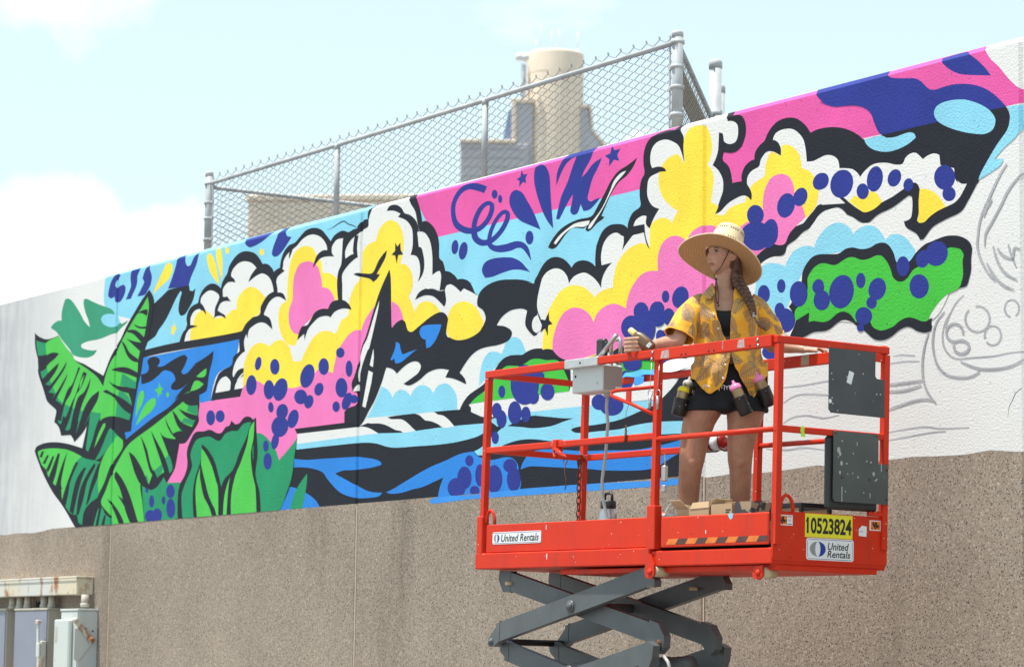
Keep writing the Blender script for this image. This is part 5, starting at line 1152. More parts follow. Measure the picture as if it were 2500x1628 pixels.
# arms
limb(b, [(-.158, .012, 1.385, .044), (-.198, -.035, 1.31, .043), (-.235, -.09, 1.235, .042), (-.265, -.13, 1.155, .039)])
limb(b, [(-.265, -.13, 1.155, .039), (-.305, -.10, 1.156, .041), (-.36, -.060, 1.150, .035), (-.41, -.025, 1.140, .027), (-.445, .0, 1.136, .024)])
limb(b, [(.170, .015, 1.385, .044), (.210, .055, 1.31, .043), (.245, .10, 1.24, .042), (.270, .14, 1.165, .039)])
limb(b, [(.270, .14, 1.165, .039), (.315, .105, 1.158, .040), (.37, .06, 1.146, .034), (.415, .02, 1.136, .027), (.445, .0, 1.128, .023)])
# viewer-left hand closed round the bottle
loft(b, [((-.435, .008, 1.137), (0, .012, 0), (0, 0, .024)), ((-.47, .024, 1.142), (0, .014, 0), (0, 0, .036)), ((-.51, .036, 1.146), (.004, .013, 0), (0, 0, .042)), ((-.540, .034, 1.146), (.008, .008, 0), (0, 0, .040))], 14)
for z, l, r in ((1.181, .0, .0098), (1.158, .004, .0102), (1.135, .0, .0098), (1.113, -.012, .0088)):
    b.tube([(-.525, .036, z-.004), (-.553, .026, z-.002), (-.566, .002, z), (-.556, -.024, z), (-.530, -.040, z), (-.488-l, -.042, z+.003), (-.480-l, -.040, z+.003)], [r*1.1, r*1.1, r*1.08, r*1.05, r, r*.92, r*.6], 9)
b.tube([(-.455, .018, 1.160), (-.475, .030, 1.185), (-.492, .028, 1.208), (-.505, .016, 1.226)], [.015, .013, .011, .008], 9)
# viewer-right hand lying on the far rail
loft(b, [((.440, .002, 1.127), (0, .020, 0), (0, 0, .016)), ((.470, -.008, 1.124), (0, .034, 0), (0, 0, .015)), ((.505, -.016, 1.122), (0, .040, 0), (0, 0, .013)), ((.520, -.020, 1.121), (0, .036, 0), (0, 0, .010))], 14)
for y, l, r in ((-.048, .0, .0088), (-.030, .012, .0092), (-.011, .008, .0090), (.006, -.008, .0080)):
    b.tube([(.508, y+.004, 1.122), (.535+l, y-.006, 1.130), (.556+l, y-.014, 1.118), (.566+l, y-.018, 1.106)], [r*1.1, r, r*.95, r*.7], 8)
b.tube([(.455, -.024, 1.120), (.480, -.050, 1.118), (.505, -.062, 1.113), (.524, -.066, 1.108)], [.014, .012, .0105, .008], 8)
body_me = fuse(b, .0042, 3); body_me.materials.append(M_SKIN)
M_LIP = simple('lips', (.40, .15, .12), .4, 0, .1)
HI = Matrix(((sd.x, sd.y, sd.z), (fw.x, fw.y, fw.z), (up_.x, up_.y, up_.z)))
_hv = [HI @ (Vector(v)-HC) for v in hd.v]
def face(x, z, d=0.0):
    """point on the front of the head at (side, up), raised by d"""
    c = sorted(((q.x-x)**2+(q.z-z)**2, q.y) for q in _hv if q.y > .03)[:3]
    return HP(x, sum(k[1] for k in c)/3+d, z)
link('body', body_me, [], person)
# --- eyes, brows
M_EYEW = simple('eye_white', (.34, .29, .26), .35, 0, .05); M_IRIS = simple('iris_dark', (.035, .022, .016), .25); M_HAIR = NT('brown_hair'); _a = M_HAIR.noise(30, 4, .6, stretch=(1, 1, .12)); M_HAIR.col(M_HAIR.mix(M_HAIR.ramp(_a, [(.3, 0.), (.7, 1.)]), (.035, .016, .010), (.15, .070, .038))); M_HAIR.set(Roughness=.45); M_HAIR.bump(M_HAIR.noise(140, 2, stretch=(1, 1, .1)), .4, .003); M_HAIR = M_HAIR.m
for s in (-1, 1):
    m = MB(); e = HP(s*.031, .0668, .006)
    ball(m, e, .0115, 12); ey = m.link('eye', M_EYEW, person)
    m = MB(); ball(m, HP(s*.031-.001, .0765, .0085), .0052, 10); m.link('iris', M_IRIS, ey)
    m = MB(); m.tube([HP(s*(.031-.016), .079, .011), HP(s*(.031-.006), .0845, .0165), HP(s*(.031+.006), .0825, .0165), HP(s*(.031+.017), .073, .010)], [.0012, .0022, .0024, .0012], 6); m.link('eyelid', M_IRIS, ey)
    m = MB(); m.tube([HP(s*.014, .0875, .026), HP(s*.028, .0865, .031), HP(s*.047, .073, .027)], [.0022, .0030, .0014], 6); m.link('eyebrow', M_HAIR, person)
m = MB()
m.tube([face(x, z, -.0005) for x, z in ((-.021, -.0625), (-.013, -.0590), (-.004, -.0570), (.004, -.0570), (.013, -.0590), (.021, -.0625))], [.0012, .0030, .0036, .0036, .0030, .0012], 7)
m.tube([face(x, z, -.0005) for x, z in ((-.020, -.0640), (-.012, -.0675), (0, -.0690), (.012, -.0675), (.020, -.0640))], [.0012, .0036, .0044, .0036, .0012], 7); m.link('lips', M_LIP, person)
m = MB(); m.tube([face(x, z, .0022) for x, z in ((-.020, -.0632), (-.010, -.0628), (0, -.0632), (.010, -.0628), (.020, -.0632))], .0009, 5); m.link('mouth_line', M_IRIS, person)
# --- hair: cap under the hat, loose swept lock, three-strand braid, bead and tail
h = MB()
vs = []; n, nn = 22, 12
for j in range(nn+1):
    ph = math.radians(8 + 118*j/nn)
    for i in range(n+1):
        th = math.radians(94 + 172*i/n)            # leaves the face and ears free
        r = 1.07+.02*math.sin(9*th+3*ph)
        vs.append(HP(.074*r*math.sin(ph)*math.sin(th), .093*r*math.sin(ph)*math.cos(th)-.004, .113*r*math.cos(ph)+.004))
h.add(vs, [[j*(n+1)+i, j*(n+1)+i+1, (j+1)*(n+1)+i+1, (j+1)*(n+1)+i] for j in range(nn) for i in range(n)], 0, True)
vs = []
for j in range(9):
    ph = math.radians(6+50*j/8)
    for i in range(29):
        th = 2*math.pi*i/28; r = 1.075
        vs.append(HP(.074*r*math.sin(ph)*math.sin(th), .093*r*math.sin(ph)*math.cos(th)-.004, .113*r*math.cos(ph)+.003))
h.add(vs, [[j*29+i, j*29+i+1, (j+1)*29+i+1, (j+1)*29+i] for j in range(8) for i in range(28)], 0, True)
h.tube([HP(.060, .052, .060), HP(.074, .030, .040), HP(.078, .012, .022)], [.010, .010, .006], 8)
h.tube([HP(.070, .030, .045), HP(.078, .005, .040), HP(.080, -.03, .012), (.060, .02, 1.60), (.064, .01, 1.555), (.070, -.02, 1.51)], [.010, .016, .026, .038, .040, .030], 12)
h.tube([HP(.035, -.07, .0), (.050, .05, 1.60), (.062, .03, 1.54), (.074, -.01, 1.505)], [.03, .045, .042, .028], 12)
h.link('hair', M_HAIR, person)
bp_ = [(.066, -.005, 1.545), (.078, -.040, 1.50), (.105, -.085, 1.455), (.128, -.118, 1.41), (.146, -.138, 1.365), (.158, -.148, 1.325), (.163, -.152, 1.303)]
def bez(P, t):
    k = min(int(t*(len(P)-1)), len(P)-2); u = t*(len(P)-1)-k; return Vector(P[k]).lerp(Vector(P[k+1]), u)
h = MB()
for st in range(3):
    pts = []; rr = []
    for i in range(61):
        t = i/60; c = bez(bp_, t); ph = t*2*math.pi*3.6 + st*2*math.pi/3; w_ = .020*(1-.55*t)
        pts.append(c + Vector((math.sin(ph)*w_, -.5*w_*math.sin(2*ph), math.sin(ph)*w_*.45))); rr.append((.0185*(1-.55*t)))
    h.tube(pts, rr, 10)
braid = h.link('braid', M_HAIR, person)
m = MB(); m.tube([(.161, -.152, 1.310), (.166, -.153, 1.288)], .0115, 12); m.tube([(.160, -.152, 1.316), (.162, -.152, 1.309)], .013, 12); m.link('hair_bead', M_STEEL, braid)
M_HAIRL = simple('hair_tip', (.28, .14, .07), .5, 0, .4, 60)
m = MB()
for i in range(16):
    a, c = random.uniform(-1, 1), random.uniform(-1, 1)
    m.tube([(.165, -.153, 1.292), (.180+a*.006, -.152+c*.005, 1.266), (.202+a*.014, -.148+c*.008, 1.240+a*.004), (.224+a*.016, -.142+c*.008, 1.222-a*.010)], [.003, .0042, .0035, .001], 6)
m.link('braid_tail', M_HAIRL, braid)
# --- straw hat
def straw(under):
    t = NT('straw_under_shaded' if under else 'straw'); 
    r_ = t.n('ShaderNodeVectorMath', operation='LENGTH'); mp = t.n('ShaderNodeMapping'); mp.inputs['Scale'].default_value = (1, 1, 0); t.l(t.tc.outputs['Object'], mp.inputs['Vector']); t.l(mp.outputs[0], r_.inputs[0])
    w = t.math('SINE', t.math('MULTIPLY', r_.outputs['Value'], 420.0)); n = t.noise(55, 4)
    base = ((.46, .27, .12), (.62, .40, .20)) if under else ((.66, .48, .27), (.78, .62, .40))  # underside is a darker brown copy, its shade put into the straw colour
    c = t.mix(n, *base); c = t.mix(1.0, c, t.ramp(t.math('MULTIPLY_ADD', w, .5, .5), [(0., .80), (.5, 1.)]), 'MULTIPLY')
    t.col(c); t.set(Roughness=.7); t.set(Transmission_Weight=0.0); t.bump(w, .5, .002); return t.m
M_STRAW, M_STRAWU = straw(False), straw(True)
hn = Vector((.28, .40, .87)).normalized(); hx = Vector((1, 0, -.345)); hx = (hx-hn*hx.dot(hn)).normalized(); hy = hn.cross(hx)
HATC = Vector((-.018, .0, 1.662))
HAT_M = Matrix(((hx.x, hy.x, hn.x, HATC.x), (hx.y, hy.y, hn.y, HATC.y), (hx.z, hy.z, hn.z, HATC.z), (0, 0, 0, 1)))
hat = bpy.data.objects.new('straw_hat', None); COL.objects.link(hat); hat.parent = person; hat.matrix_local = HAT_M; hat.empty_display_size = .1
def brim_z(r, t): return -.034*((r-.098)/.15)**1.5 - .016*((r-.098)/.15)**2*math.cos(2*t-.5) + .006*((r-.098)/.15)*math.sin(3*t+1)
vs = []; fs = []; n = 72; rs = [.098+.0125*i for i in range(12)] + [.238]
for r in rs:
    for k in range(n):
        t = 2*math.pi*k/n; vs.append((r*1.03*math.cos(t), r*math.sin(t), brim_z(r, t)))
K_ = len(rs)
top_ = [(x, y, z+.0035) for x, y, z in vs]
for i in range(K_-1):
    for k in range(n): fs.append([i*n+k, (i+1)*n+k, (i+1)*n+(k+1) % n, i*n+(k+1) % n])
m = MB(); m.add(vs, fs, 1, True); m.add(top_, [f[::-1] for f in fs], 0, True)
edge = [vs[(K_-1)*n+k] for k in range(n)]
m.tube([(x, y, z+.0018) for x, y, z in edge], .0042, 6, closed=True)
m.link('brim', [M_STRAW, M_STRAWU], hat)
m = MB(); prof = [(.0985, 0), (.0975, .04), (.094, .085), (.090, .13), (.085, .166), (.078, .182), (.060, .191), (.030, .187), (.004, .185)]
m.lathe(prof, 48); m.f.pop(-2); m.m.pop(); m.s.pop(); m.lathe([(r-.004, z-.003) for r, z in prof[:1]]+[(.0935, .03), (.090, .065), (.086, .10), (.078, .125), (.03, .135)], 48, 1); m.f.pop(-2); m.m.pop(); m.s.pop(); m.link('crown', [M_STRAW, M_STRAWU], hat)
m = MB()
for zz, r in ((.085, .094), (.150, .0872)):
    for k in range(40):
        if k % 5 == 4: continue
        t = 2*math.pi*k/40; u = Vector((math.cos(t), math.sin(t), 0)); c = u*r; m.bar(c+Vector((0, 0, zz-.004))-u*.002, c+Vector((0, 0, zz+.004))-u*.0028, .007, .006, (-math.sin(t), math.cos(t), 0))
m.link('openwork_hole', M_RUB, hat, kind='stuff')
M_CORDB = simple('chin_cord', (.035, .014, .012), .7)
HATI = HAT_M.inverted()
m = MB(); P_ = [HATI @ Vector(p) for p in (HP(.078, .012, .045), HP(.072, .035, -.02), HP(.052, .055, -.085), HP(.018, .072, -.128), (-.050, -.085, 1.515))]
m.tube(P_, .0024, 6)
for dx in (-.006, .006): m.tube([HATI @ Vector(p) for p in ((-.050, -.085, 1.515), (-.048+dx, -.10, 1.47), (-.044+dx*1.6, -.125, 1.42), (-.040+dx*.6, -.150, 1.372))], .0022, 6)
for c, r in (((-.050, -.087, 1.515), .0075), ((-.040, -.150, 1.372), .0065), ((-.036, -.152, 1.357), .0065)): ball(m, HATI @ Vector(c), r, 8)
m.link('chin_cord', M_CORDB, hat)
# --- black top
M_BLACK = NT('black_fabric'); M_BLACK.col((.010, .010, .013)); M_BLACK.set(Roughness=.85); M_BLACK.bump(M_BLACK.noise(35, 4), .25, .006); M_BLACK = M_BLACK.m
def sheet(rows, name, mat, parent, thick=.003, uv=None, label=None):
    """open grid of points -> smooth sheet with thickness; uv: (u, v) per point in metres"""
    R, Cn = len(rows), len(rows[0]); me = bpy.data.meshes.new(name)
    me.from_pydata([tuple(p) for r in rows for p in r], [], [[i*Cn+k, i*Cn+k+1, (i+1)*Cn+k+1, (i+1)*Cn+k] for i in range(R-1) for k in range(Cn-1)])
    for p in me.polygons: p.use_smooth = True
    if uv:
        l = me.uv_layers.new(name='UVMap')
        for lp in me.loops: l.data[lp.index].uv = uv[lp.vertex_index]
    o = link(name, me, mat, parent, None, label); s = o.modifiers.new('thickness', 'SOLIDIFY'); s.thickness = thick; s.offset = 0
    sb = o.modifiers.new('sub', 'SUBSURF'); sb.levels = 1; sb.render_levels = 1
    return o
rows = []
for j in range(9):
    z = 1.19+.155*j/8; u = (z-1.285)/.075
    r = []
    for i in range(33):
        t = math.radians(-205+230*i/32); a = .158+.004*math.sin(j); bdep = .104
        x, y = .01+a*math.cos(t), .01+bdep*math.sin(t)
        if y < 0: y -= max(0., 1-u*u)*.052*(math.exp(-((x+.058)/.06)**2)+math.exp(-((x-.076)/.06)**2))
        r.append((x, y-.003 if y < 0 else y, z - (.012*math.exp(-((x-.0)/.07)**2) if j == 8 else 0)))
    rows.append(r)
sheet(rows, 'crop_top', M_BLACK, person)
# --- shorts
s_ = MB()
loft(s_, [((.015, .01, .80), .186, .118), ((.015, .01, .86), .190, .124), ((.015, .01, .93), .178, .116), ((.013, .01, 1.01), .156, .106), ((.013, .01, 1.035), .150, .102)], 24, p=2.2)
loft(s_, [((-.085, .01, .86), .112, .116), ((-.110, .0, .80), .121, .117), ((-.115, -.002, .770), .124, .117)], 20); loft(s_, [((.112, .01, .86), .120, .118), ((.120, .0, .80), .127, .118), ((.122, -.002, .768), .130, .119)], 20)
ball(s_, (.003, .0, .800), (.060, .112, .045)); ball(s_, (.003, -.075, .795), (.065, .050, .040))
sh_me = fuse(s_, .006, 3); sh_o = link('shorts', sh_me, M_BLACK, person)
m = MB(); 
for i in range(14):
    x = -.118+.0145*i; l = random.uniform(.008, .030); m.tube([(x, -.128, .905), (x+.001, -.129, .905-l)], .0022, 5)
m.tube([(-.118+.016*i, -.1275, .905+.006*math.sin(i*2.1)) for i in range(13)], .0024, 5); m.link('paint_splatter', M_LABEL, sh_o, kind='stuff')
# --- shirt
def shirt_mat():
    t = NT('fern_print_shirt'); uv = t.n('ShaderNodeUVMap').outputs[0]
    def ferns(scale, off, rot_add):
        mp = t.n('ShaderNodeMapping'); mp.inputs['Location'].default_value = off; mp.inputs['Scale'].default_value = (scale, scale, scale); t.l(uv, mp.inputs['Vector'])
        v = t.n('ShaderNodeTexVoronoi', voronoi_dimensions='2D', feature='F1'); v.inputs['Scale'].default_value = 1.0; v.inputs['Randomness'].default_value = .55; t.l(mp.outputs[0], v.inputs['Vector'])
        d = t.n('ShaderNodeVectorMath', operation='SUBTRACT'); t.l(mp.outputs[0], d.inputs[0]); t.l(v.outputs['Position'], d.inputs[1])
        sc = t.n('ShaderNodeSeparateColor'); t.l(v.outputs['Color'], sc.inputs[0])
        ro = t.n('ShaderNodeVectorRotate', rotation_type='Z_AXIS'); t.l(d.outputs[0], ro.inputs['Vector']); t.put(t.math('MULTIPLY_ADD', sc.outputs[0], 2.2, rot_add), ro.inputs['Angle'])
        s = t.n('ShaderNodeSeparateXYZ'); t.l(ro.outputs[0], s.inputs[0]); lx, ly = s.outputs[0], t.math('ABSOLUTE', s.outputs[1])
        u = t.math('MULTIPLY_ADD', lx, .92, .5)                                  # 0..1 along the frond
        wd = t.math('MULTIPLY', t.math('POWER', t.math('MAXIMUM', t.math('SUBTRACT', 1.0, u), 0.0), .75), t.math('POWER', t.math('MAXIMUM', u, 0.0), .35)); wd = t.math('MULTIPLY', wd, .58)
        inside = t.math('MULTIPLY', t.math('LESS_THAN', ly, wd), t.math('MULTIPLY', t.math('GREATER_THAN', u, 0.02), t.math('LESS_THAN', u, .99)))
        st = t.math('SINE', t.math('MULTIPLY', t.math('SUBTRACT', lx, t.math('MULTIPLY', ly, .85)), 62.0))
        lea = t.math('GREATER_THAN', st, -.45); stem = t.math('LESS_THAN', ly, .022)
        return t.math('MULTIPLY', inside, t.math('MAXIMUM', lea, stem)), sc.outputs[1]
    f1, c1 = ferns(7.6, (0, 0, 0), 0.4); f2, c2 = ferns(8.2, (3.3, 1.7, 0), 1.9)
    f2 = t.math('MULTIPLY', f2, t.math('GREATER_THAN', c2, .25))
    n = t.noise(14, 3)
    base = t.mix(n, (.84, .38, .018), (.92, .47, .035))
    fern = t.mix(c1, (.17, .13, .115), (.25, .18, .12))
    c = t.mix(t.math('MULTIPLY', f2, .85), base, (.27, .165, .080)); c = t.mix(t.math('MULTIPLY', f1, .92), c, fern)
    t.col(c); t.set(Roughness=.8); t.set(Sheen_Weight=.1)
    t.bump(t.math('ADD', t.noise(16, 4, .5), t.math('MULTIPLY', t.noise(260, 2), .05)), .55, .022); return t.m
M_SHIRT = shirt_mat()
def interp(tab, z):
    tab = sorted(tab); 
    if z <= tab[0][0]: return tab[0][1]
    for (a, va), (b_, vb) in zip(tab, tab[1:]):
        if z <= b_:
            u = (z-a)/(b_-a); u = u*u*(3-2*u); return va+(vb-va)*u
    return tab[-1][1]
A_ = [(.82, .210), (.90, .214), (.97, .222), (1.02, .222), (1.10, .192), (1.20, .182), (1.30, .186), (1.37, .192), (1.41, .178), (1.44, .140), (1.465, .096), (1.485, .078)]
B_ = [(.82, .150), (.97, .158), (1.02, .158), (1.10, .138), (1.20, .142), (1.29, .160), (1.37, .132), (1.41, .105), (1.44, .088), (1.465, .078), (1.485, .070)]
CX = [(.82, .030), (1.0, .030), (1.15, .015), (1.30, .010), (1.40, .006), (1.48, -.002)]
EL = [(.84, -.060), (.88, -.02), (.93, .008), (1.00, .020), (1.06, .032), (1.10, .036), (1.16, .012), (1.23, -.018), (1.31, -.046), (1.38, -.060), (1.48, -.058)]     # front edge of the panel on the viewer's left
ER = [(.82, .160), (.88, .120), (.94, .085), (1.00, .058), (1.06, .042), (1.10, .026), (1.16, .028), (1.23, .030), (1.31, .034), (1.38, .048), (1.48, .055)]
def hem(x, back):
    if back: return .90
    return interp([(-.22, .985), (-.17, .950), (-.12, .885), (-.086, .858), (-.04, .885), (.0, .900), (.03, .925), (.075, .925), (.11, .895), (.165, .836), (.20, .90), (.245, .970)], x)
rows = []; uvs = []; NC, NR = 72, 44
for j in range(NR+1):
    r = []
    for i in range(NC+1):
        v = j/NR; s = i/NC
        # first pass column at nominal height, then cut to the hem
        z = .83+(1.485-.83)*v
        for _ in range(2):
            a, bb, cx = interp(A_, z), interp(B_, z), interp(CX, z)
            xl_, xr_ = interp(EL, z), interp(ER, z)
            tl = math.acos(max(-1, min(1, (xl_-cx)/a))); tr = math.acos(max(-1, min(1, (xr_-cx)/a)))
            # angle runs from the left edge (front), round the back, to the right edge
            t = -tl - (2*math.pi-tl+tr)*s if False else (-tl) + (-(2*math.pi - tl + tr))*s
            x, y = cx+a*math.cos(t), .012+bb*math.sin(t)
            zh = hem(x, y > .03); z = zh+(1.485-zh)*v if zh+(1.485-zh)*v > 0 else z
        fold = .0075*math.sin(34*x+22*z)*max(0., min(1., (1.30-z)/.2)) + .006*math.sin(60*x-30*z+2)*max(0., min(1., (1.2-z)/.2)) + .004*math.sin(48*z+20*x)*max(0, 1-abs(z-1.02)/.1)
        nx, ny = math.cos(t), math.sin(t)
        x += nx*fold; y += ny*fold - (.010 if (s < .12 and z < 1.12) else 0)
        if y < 0 and 1.2 < z < 1.38: y -= .012*math.exp(-((abs(x-.01)-.075)/.05)**2)
        if z > 1.40: z2 = z + (.018*max(0., ny) if z > 1.44 else 0)
        else: z2 = z
        r.append((x, y, z2)); uvs.append((s*1.25, z))
    rows.append(r)
sheet(rows, 'shirt', M_SHIRT, person, .0025, uvs)
shirt = [o for o in person.children if o.name.startswith('shirt')][0]
def sleeve(path, rad, flare):
    rows = []; uvs = []; P = [Vector(p) for p in path]; n = 26
    for j in range(13):
        t = j/12; c = P[0]*((1-t)**2)+P[1]*(2*t*(1-t))+P[2]*(t*t); tg = ((P[1]-P[0])*(1-t)+(P[2]-P[1])*t).normalized()
        a = tg.cross(Vector((0, 1, 0))).normalized(); b_ = a.cross(tg).normalized(); r_ = rad[0]+(rad[1]-rad[0])*t
        row = []
        for k in range(n+1):
            an = 2*math.pi*k/n; f = 1+.05*math.sin(3*an+9*t)*t+.03*math.sin(7*an-14*t)
            row.append(c + a*(math.cos(an)*r_*f) + b_*(math.sin(an)*r_*flare*f)); uvs.append((an*.09+3.1, t*.27+.4))
        rows.append(row)
    o = sheet(rows, 'sleeve', M_SHIRT, shirt, .003, uvs)
    m = MB(); m.tube(rows[-1][:-1], .0042, 6, closed=True); m.link('sleeve_hem', M_SHIRT, shirt)
sleeve([(-.120, .010, 1.395), (-.195, -.03, 1.350), (-.258, -.105, 1.188)], (.060, .087), .86)
sleeve([(.135, .010, 1.395), (.212, .03, 1.350), (.252, .10, 1.222)], (.060, .083), .86)
for pts in ([[(-.074, .045, 1.512), (-.066, -.020, 1.508), (-.056, -.062, 1.475), (-.052, -.090, 1.440)], [(-.098, .048, 1.485), (-.104, -.025, 1.468), (-.098, -.080, 1.435), (-.070, -.118, 1.405)], [(-.108, .05, 1.462), (-.132, -.03, 1.440), (-.118, -.095, 1.412), (-.086, -.128, 1.392)]],
            [[(.066, .045, 1.512), (.060, -.020, 1.500), (.052, -.060, 1.465), (.046, -.095, 1.420)], [(.088, .048, 1.488), (.092, -.025, 1.466), (.084, -.080, 1.425), (.050, -.122, 1.378)], [(.102, .05, 1.462), (.122, -.03, 1.438), (.104, -.095, 1.402), (.058, -.130, 1.352)]]):
    sheet(pts, 'collar', M_SHIRT, shirt, .003, [(q[0]*1.3+5, q[2]*1.3) for r in pts for q in r])
M_BUT = simple('shirt_button', (.78, .74, .68), .3, 0, .05)
for x, z, y in ((-.062, 1.308, -.152), (-.036, 1.228, -.140), (.026, 1.100, -.138), (.004, 1.020, -.168), (-.008, .944, -.168)):
    m = MB(); m.tube([(x, y-.006, z), (x, y+.004, z)], .0062, 12); m.link('button', M_BUT, shirt)
# --- shoes
for x in (-.198, .084):
    m = MB(); loft(m, [((x, .055, .03), .034, .03), ((x-.003, .0, .045), .042, .045), ((x-.008, -.07, .04), .046, .04), ((x-.01, -.155, .026), .040, .024)], 14); loft(m, [((x-.004, -.045, .004), .050, .118), ((x-.004, -.045, .022), .050, .118)], 20, p=2.6)
    m.link('shoe', M_BLACK, person)
# --- belt with pouches
M_POUCH = NT('pouch_black'); _n = M_POUCH.voro(60); _s = M_POUCH.n('ShaderNodeSeparateColor'); M_POUCH.l(_n.outputs['Color'], _s.inputs[0]); M_POUCH.col(M_POUCH.mix(M_POUCH.math('MULTIPLY', M_POUCH.ramp(_s.outputs[0], [(.93, 0.), (.94, 1.)]), M_POUCH.ramp(_n.outputs['Distance'], [(.2, 1.), (.3, 0.)])), (.016, .014, .014), (.55, .36, .30))); M_POUCH.set(Roughness=.35); M_POUCH.bump(M_POUCH.noise(22, 4), .5, .008); M_POUCH = M_POUCH.m
rows = [[(.015+.188*math.cos(t), .01+.124*math.sin(t), z) for t in [2*math.pi*k/36 for k in range(37)]] for z in (.905, .94)]
belt = sheet(rows, 'tool_belt', M_BLACK, person, .004)
CANS = [((-.232, -.055, .885), (-.262, -.055, .745), 'Y', 'gold spray can with a bright yellow collar in the pouch at the left hip'),
        ((.062, -.175, .890), (.125, -.165, .745), 'P', 'gold spray can with a pink collar tilted in the front pouch'),
        ((.192, -.110, .945), (.255, -.085, .800), 'P', 'gold spray can with a pink collar in the pouch by the right hip'),
        ((-.205, .035, .930), (-.235, .045, .790), 'W', 'spray can with a pale grey collar behind the yellow one')]
M_GOLD = simple('can_gold', (.42, .31, .17), .32, .7, .2, 20); M_CAPY = simple('cap_yellow', (.85, .72, .02), .4, 0, .05); M_CAPP = simple('cap_pink', (.85, .24, .50), .4, 0, .05); M_CAPW = simple('cap_grey', (.45, .44, .42), .4, 0, .05); M_DOME = simple('can_dome', (.62, .60, .55), .3, .8, .1)
for (a, b_, c, lab) in CANS:
    a, b_ = Vector(a), Vector(b_); ax = (a-b_).normalized(); xx = Vector((0, -1, 0)).cross(ax).normalized(); yy = ax.cross(xx)
    Mx = Matrix(((xx.x, yy.x, ax.x, b_.x), (xx.y, yy.y, ax.y, b_.y), (xx.z, yy.z, ax.z, b_.z), (0, 0, 0, 1))); L = (a-b_).length
    m = MB(); m.M = Mx; prof = [(.034, -.004), (.040, .004), (.0405, L*.30), (.041, L*.62), (.0425, L*.66), (.0415, L*.67), (.034, L*.64)]; m.lathe(prof, 24); m.link('can_pouch', M_POUCH, belt)
    can = thing('spray_can', lab, 'spray can', PER_M @ Mx @ Matrix.Translation((0, 0, .006)), 'spray cans carried on the belt')
    m = MB(); m.lathe([(.0318, 0), (.0325, .004), (.0325, L-.02), (.0315, L-.012), (.029, L-.010)], 24); m.link('can_body', M_GOLD, can)
    m = MB(); m.lathe([(.0335, L-.014), (.0338, L-.008), (.031, L+.006), (.024, L+.014), (.013, L+.018)], 24); m.link('collar_ring', {'Y': M_CAPY, 'P': M_CAPP, 'W': M_CAPW}[c], can)
    m = MB(); m.lathe([(.012, L+.016), (.012, L+.022), (.0075, L+.024), (.0075, L+.036), (.006, L+.038)], 14); m.link('nozzle', {'Y': M_GOLD, 'P': M_CAPP, 'W': M_CAPW}[c], can)
# --- lotion bottle in the hand
ba, bb_ = Vector((-.555, .018, 1.252)), Vector((-.406, -.070, 1.120)); ax = (ba-bb_).normalized(); yy = Vector((0, 1, 0)); xx = yy.cross(ax).normalized(); yy = ax.cross(xx)
BM = Matrix(((xx.x, yy.x, ax.x, bb_.x), (xx.y, yy.y, ax.y, bb_.y), (xx.z, yy.z, ax.z, bb_.z), (0, 0, 0, 1)))
bot = thing('lotion_bottle', 'flat brown lotion bottle with a pale yellow cap held in a hand', 'bottle', PER_M @ BM @ Matrix.Scale(1.14, 4))
M_BROWN = simple('brown_plastic', (.135, .072, .030), .3, 0, .15, 20); M_CAPC = simple('cap_cream', (.80, .62, .22), .35, 0, .05)
m = MB(); loft(m, [((0, 0, .0), .022, .012), ((0, 0, .004), .028, .016), ((0, 0, .05), .030, .018), ((0, 0, .10), .029, .017), ((0, 0, .122), .022, .015), ((0, 0, .132), .012, .012)], 22, p=2.4); m.link('bottle_body', M_BROWN, bot)
m = MB(); loft(m, [((0, 0, .130), .0155, .0125), ((0, 0, .134), .017, .0135), ((0, 0, .168), .0155, .0125), ((0, 0, .173), .012, .010)], 18, p=2.6); m.link('bottle_cap', M_CAPC, bot)
m = MB(); m.box(-.012, .014, -.0186, -.0178, .012, .030, .0002); lb = m.link('bottle_label', M_LABEL, bot)
m = MB()
for i in range(6): m.box(-.010+.004*i, -.0085+.004*i, -.0192, -.0187, .015, .027, .0001)
m.link('bar_code', M_INK, lb)
# ================================================================== things on the platform
def on_deck(x, y, rot=0.0, z=.113): return LIFT_M @ Matrix.Translation((x, y, LZ+z)) @ Matrix.Rotation(rot, 4, 'Z')
wb = thing('water_bottle', 'brushed steel water bottle with black handled lid standing on the deck', 'bottle', on_deck(-1.93, .34))
m = MB(); m.lathe([(.050, 0), (.053, .006), (.053, .215), (.050, .232), (.043, .243), (.043, .255)], 28); m.link('bottle_body', simple('brushed_steel', (.55, .55, .56), .3, .95, .15, 30), wb)
m = MB(); m.lathe([(.046, .252), (.047, .256), (.047, .290), (.043, .297), (.02, .299)], 24)
m.tube([(-.036, 0, .295), (-.036, 0, .325), (-.026, 0, .340), (.026, 0, .340), (.036, 0, .325), (.036, 0, .295)], .009, 8); m.link('bottle_lid', M_BLK, wb)
bk = thing('paint_pail', 'small white plastic pail with a wire handle standing on the deck', 'pail', on_deck(-1.065, .145, 0))
m = MB(); m.lathe([(.058, 0), (.062, .15), (.068, .152), (.068, .178), (.064, .182), (.058, .180)], 28); m.link('pail_body', simple('pail_white', (.72, .72, .70), .4, 0, .08), bk)
m = MB(); m.tube([(.067*math.cos(t), .02*math.sin(t), .165+.085*math.sin(t)) for t in [math.pi*k/14 for k in range(15)]], .0032, 6); m.link('pail_handle', M_LABEL, bk)
M_CARD = NT('cardboard'); _n = M_CARD.noise(7, 4); M_CARD.col(M_CARD.mix(_n, (.40, .27, .155), (.54, .385, .235))); M_CARD.set(Roughness=.85); M_CARD = M_CARD.m
M_CARDI = simple('cardboard_inside', (.36, .25, .15), .9)
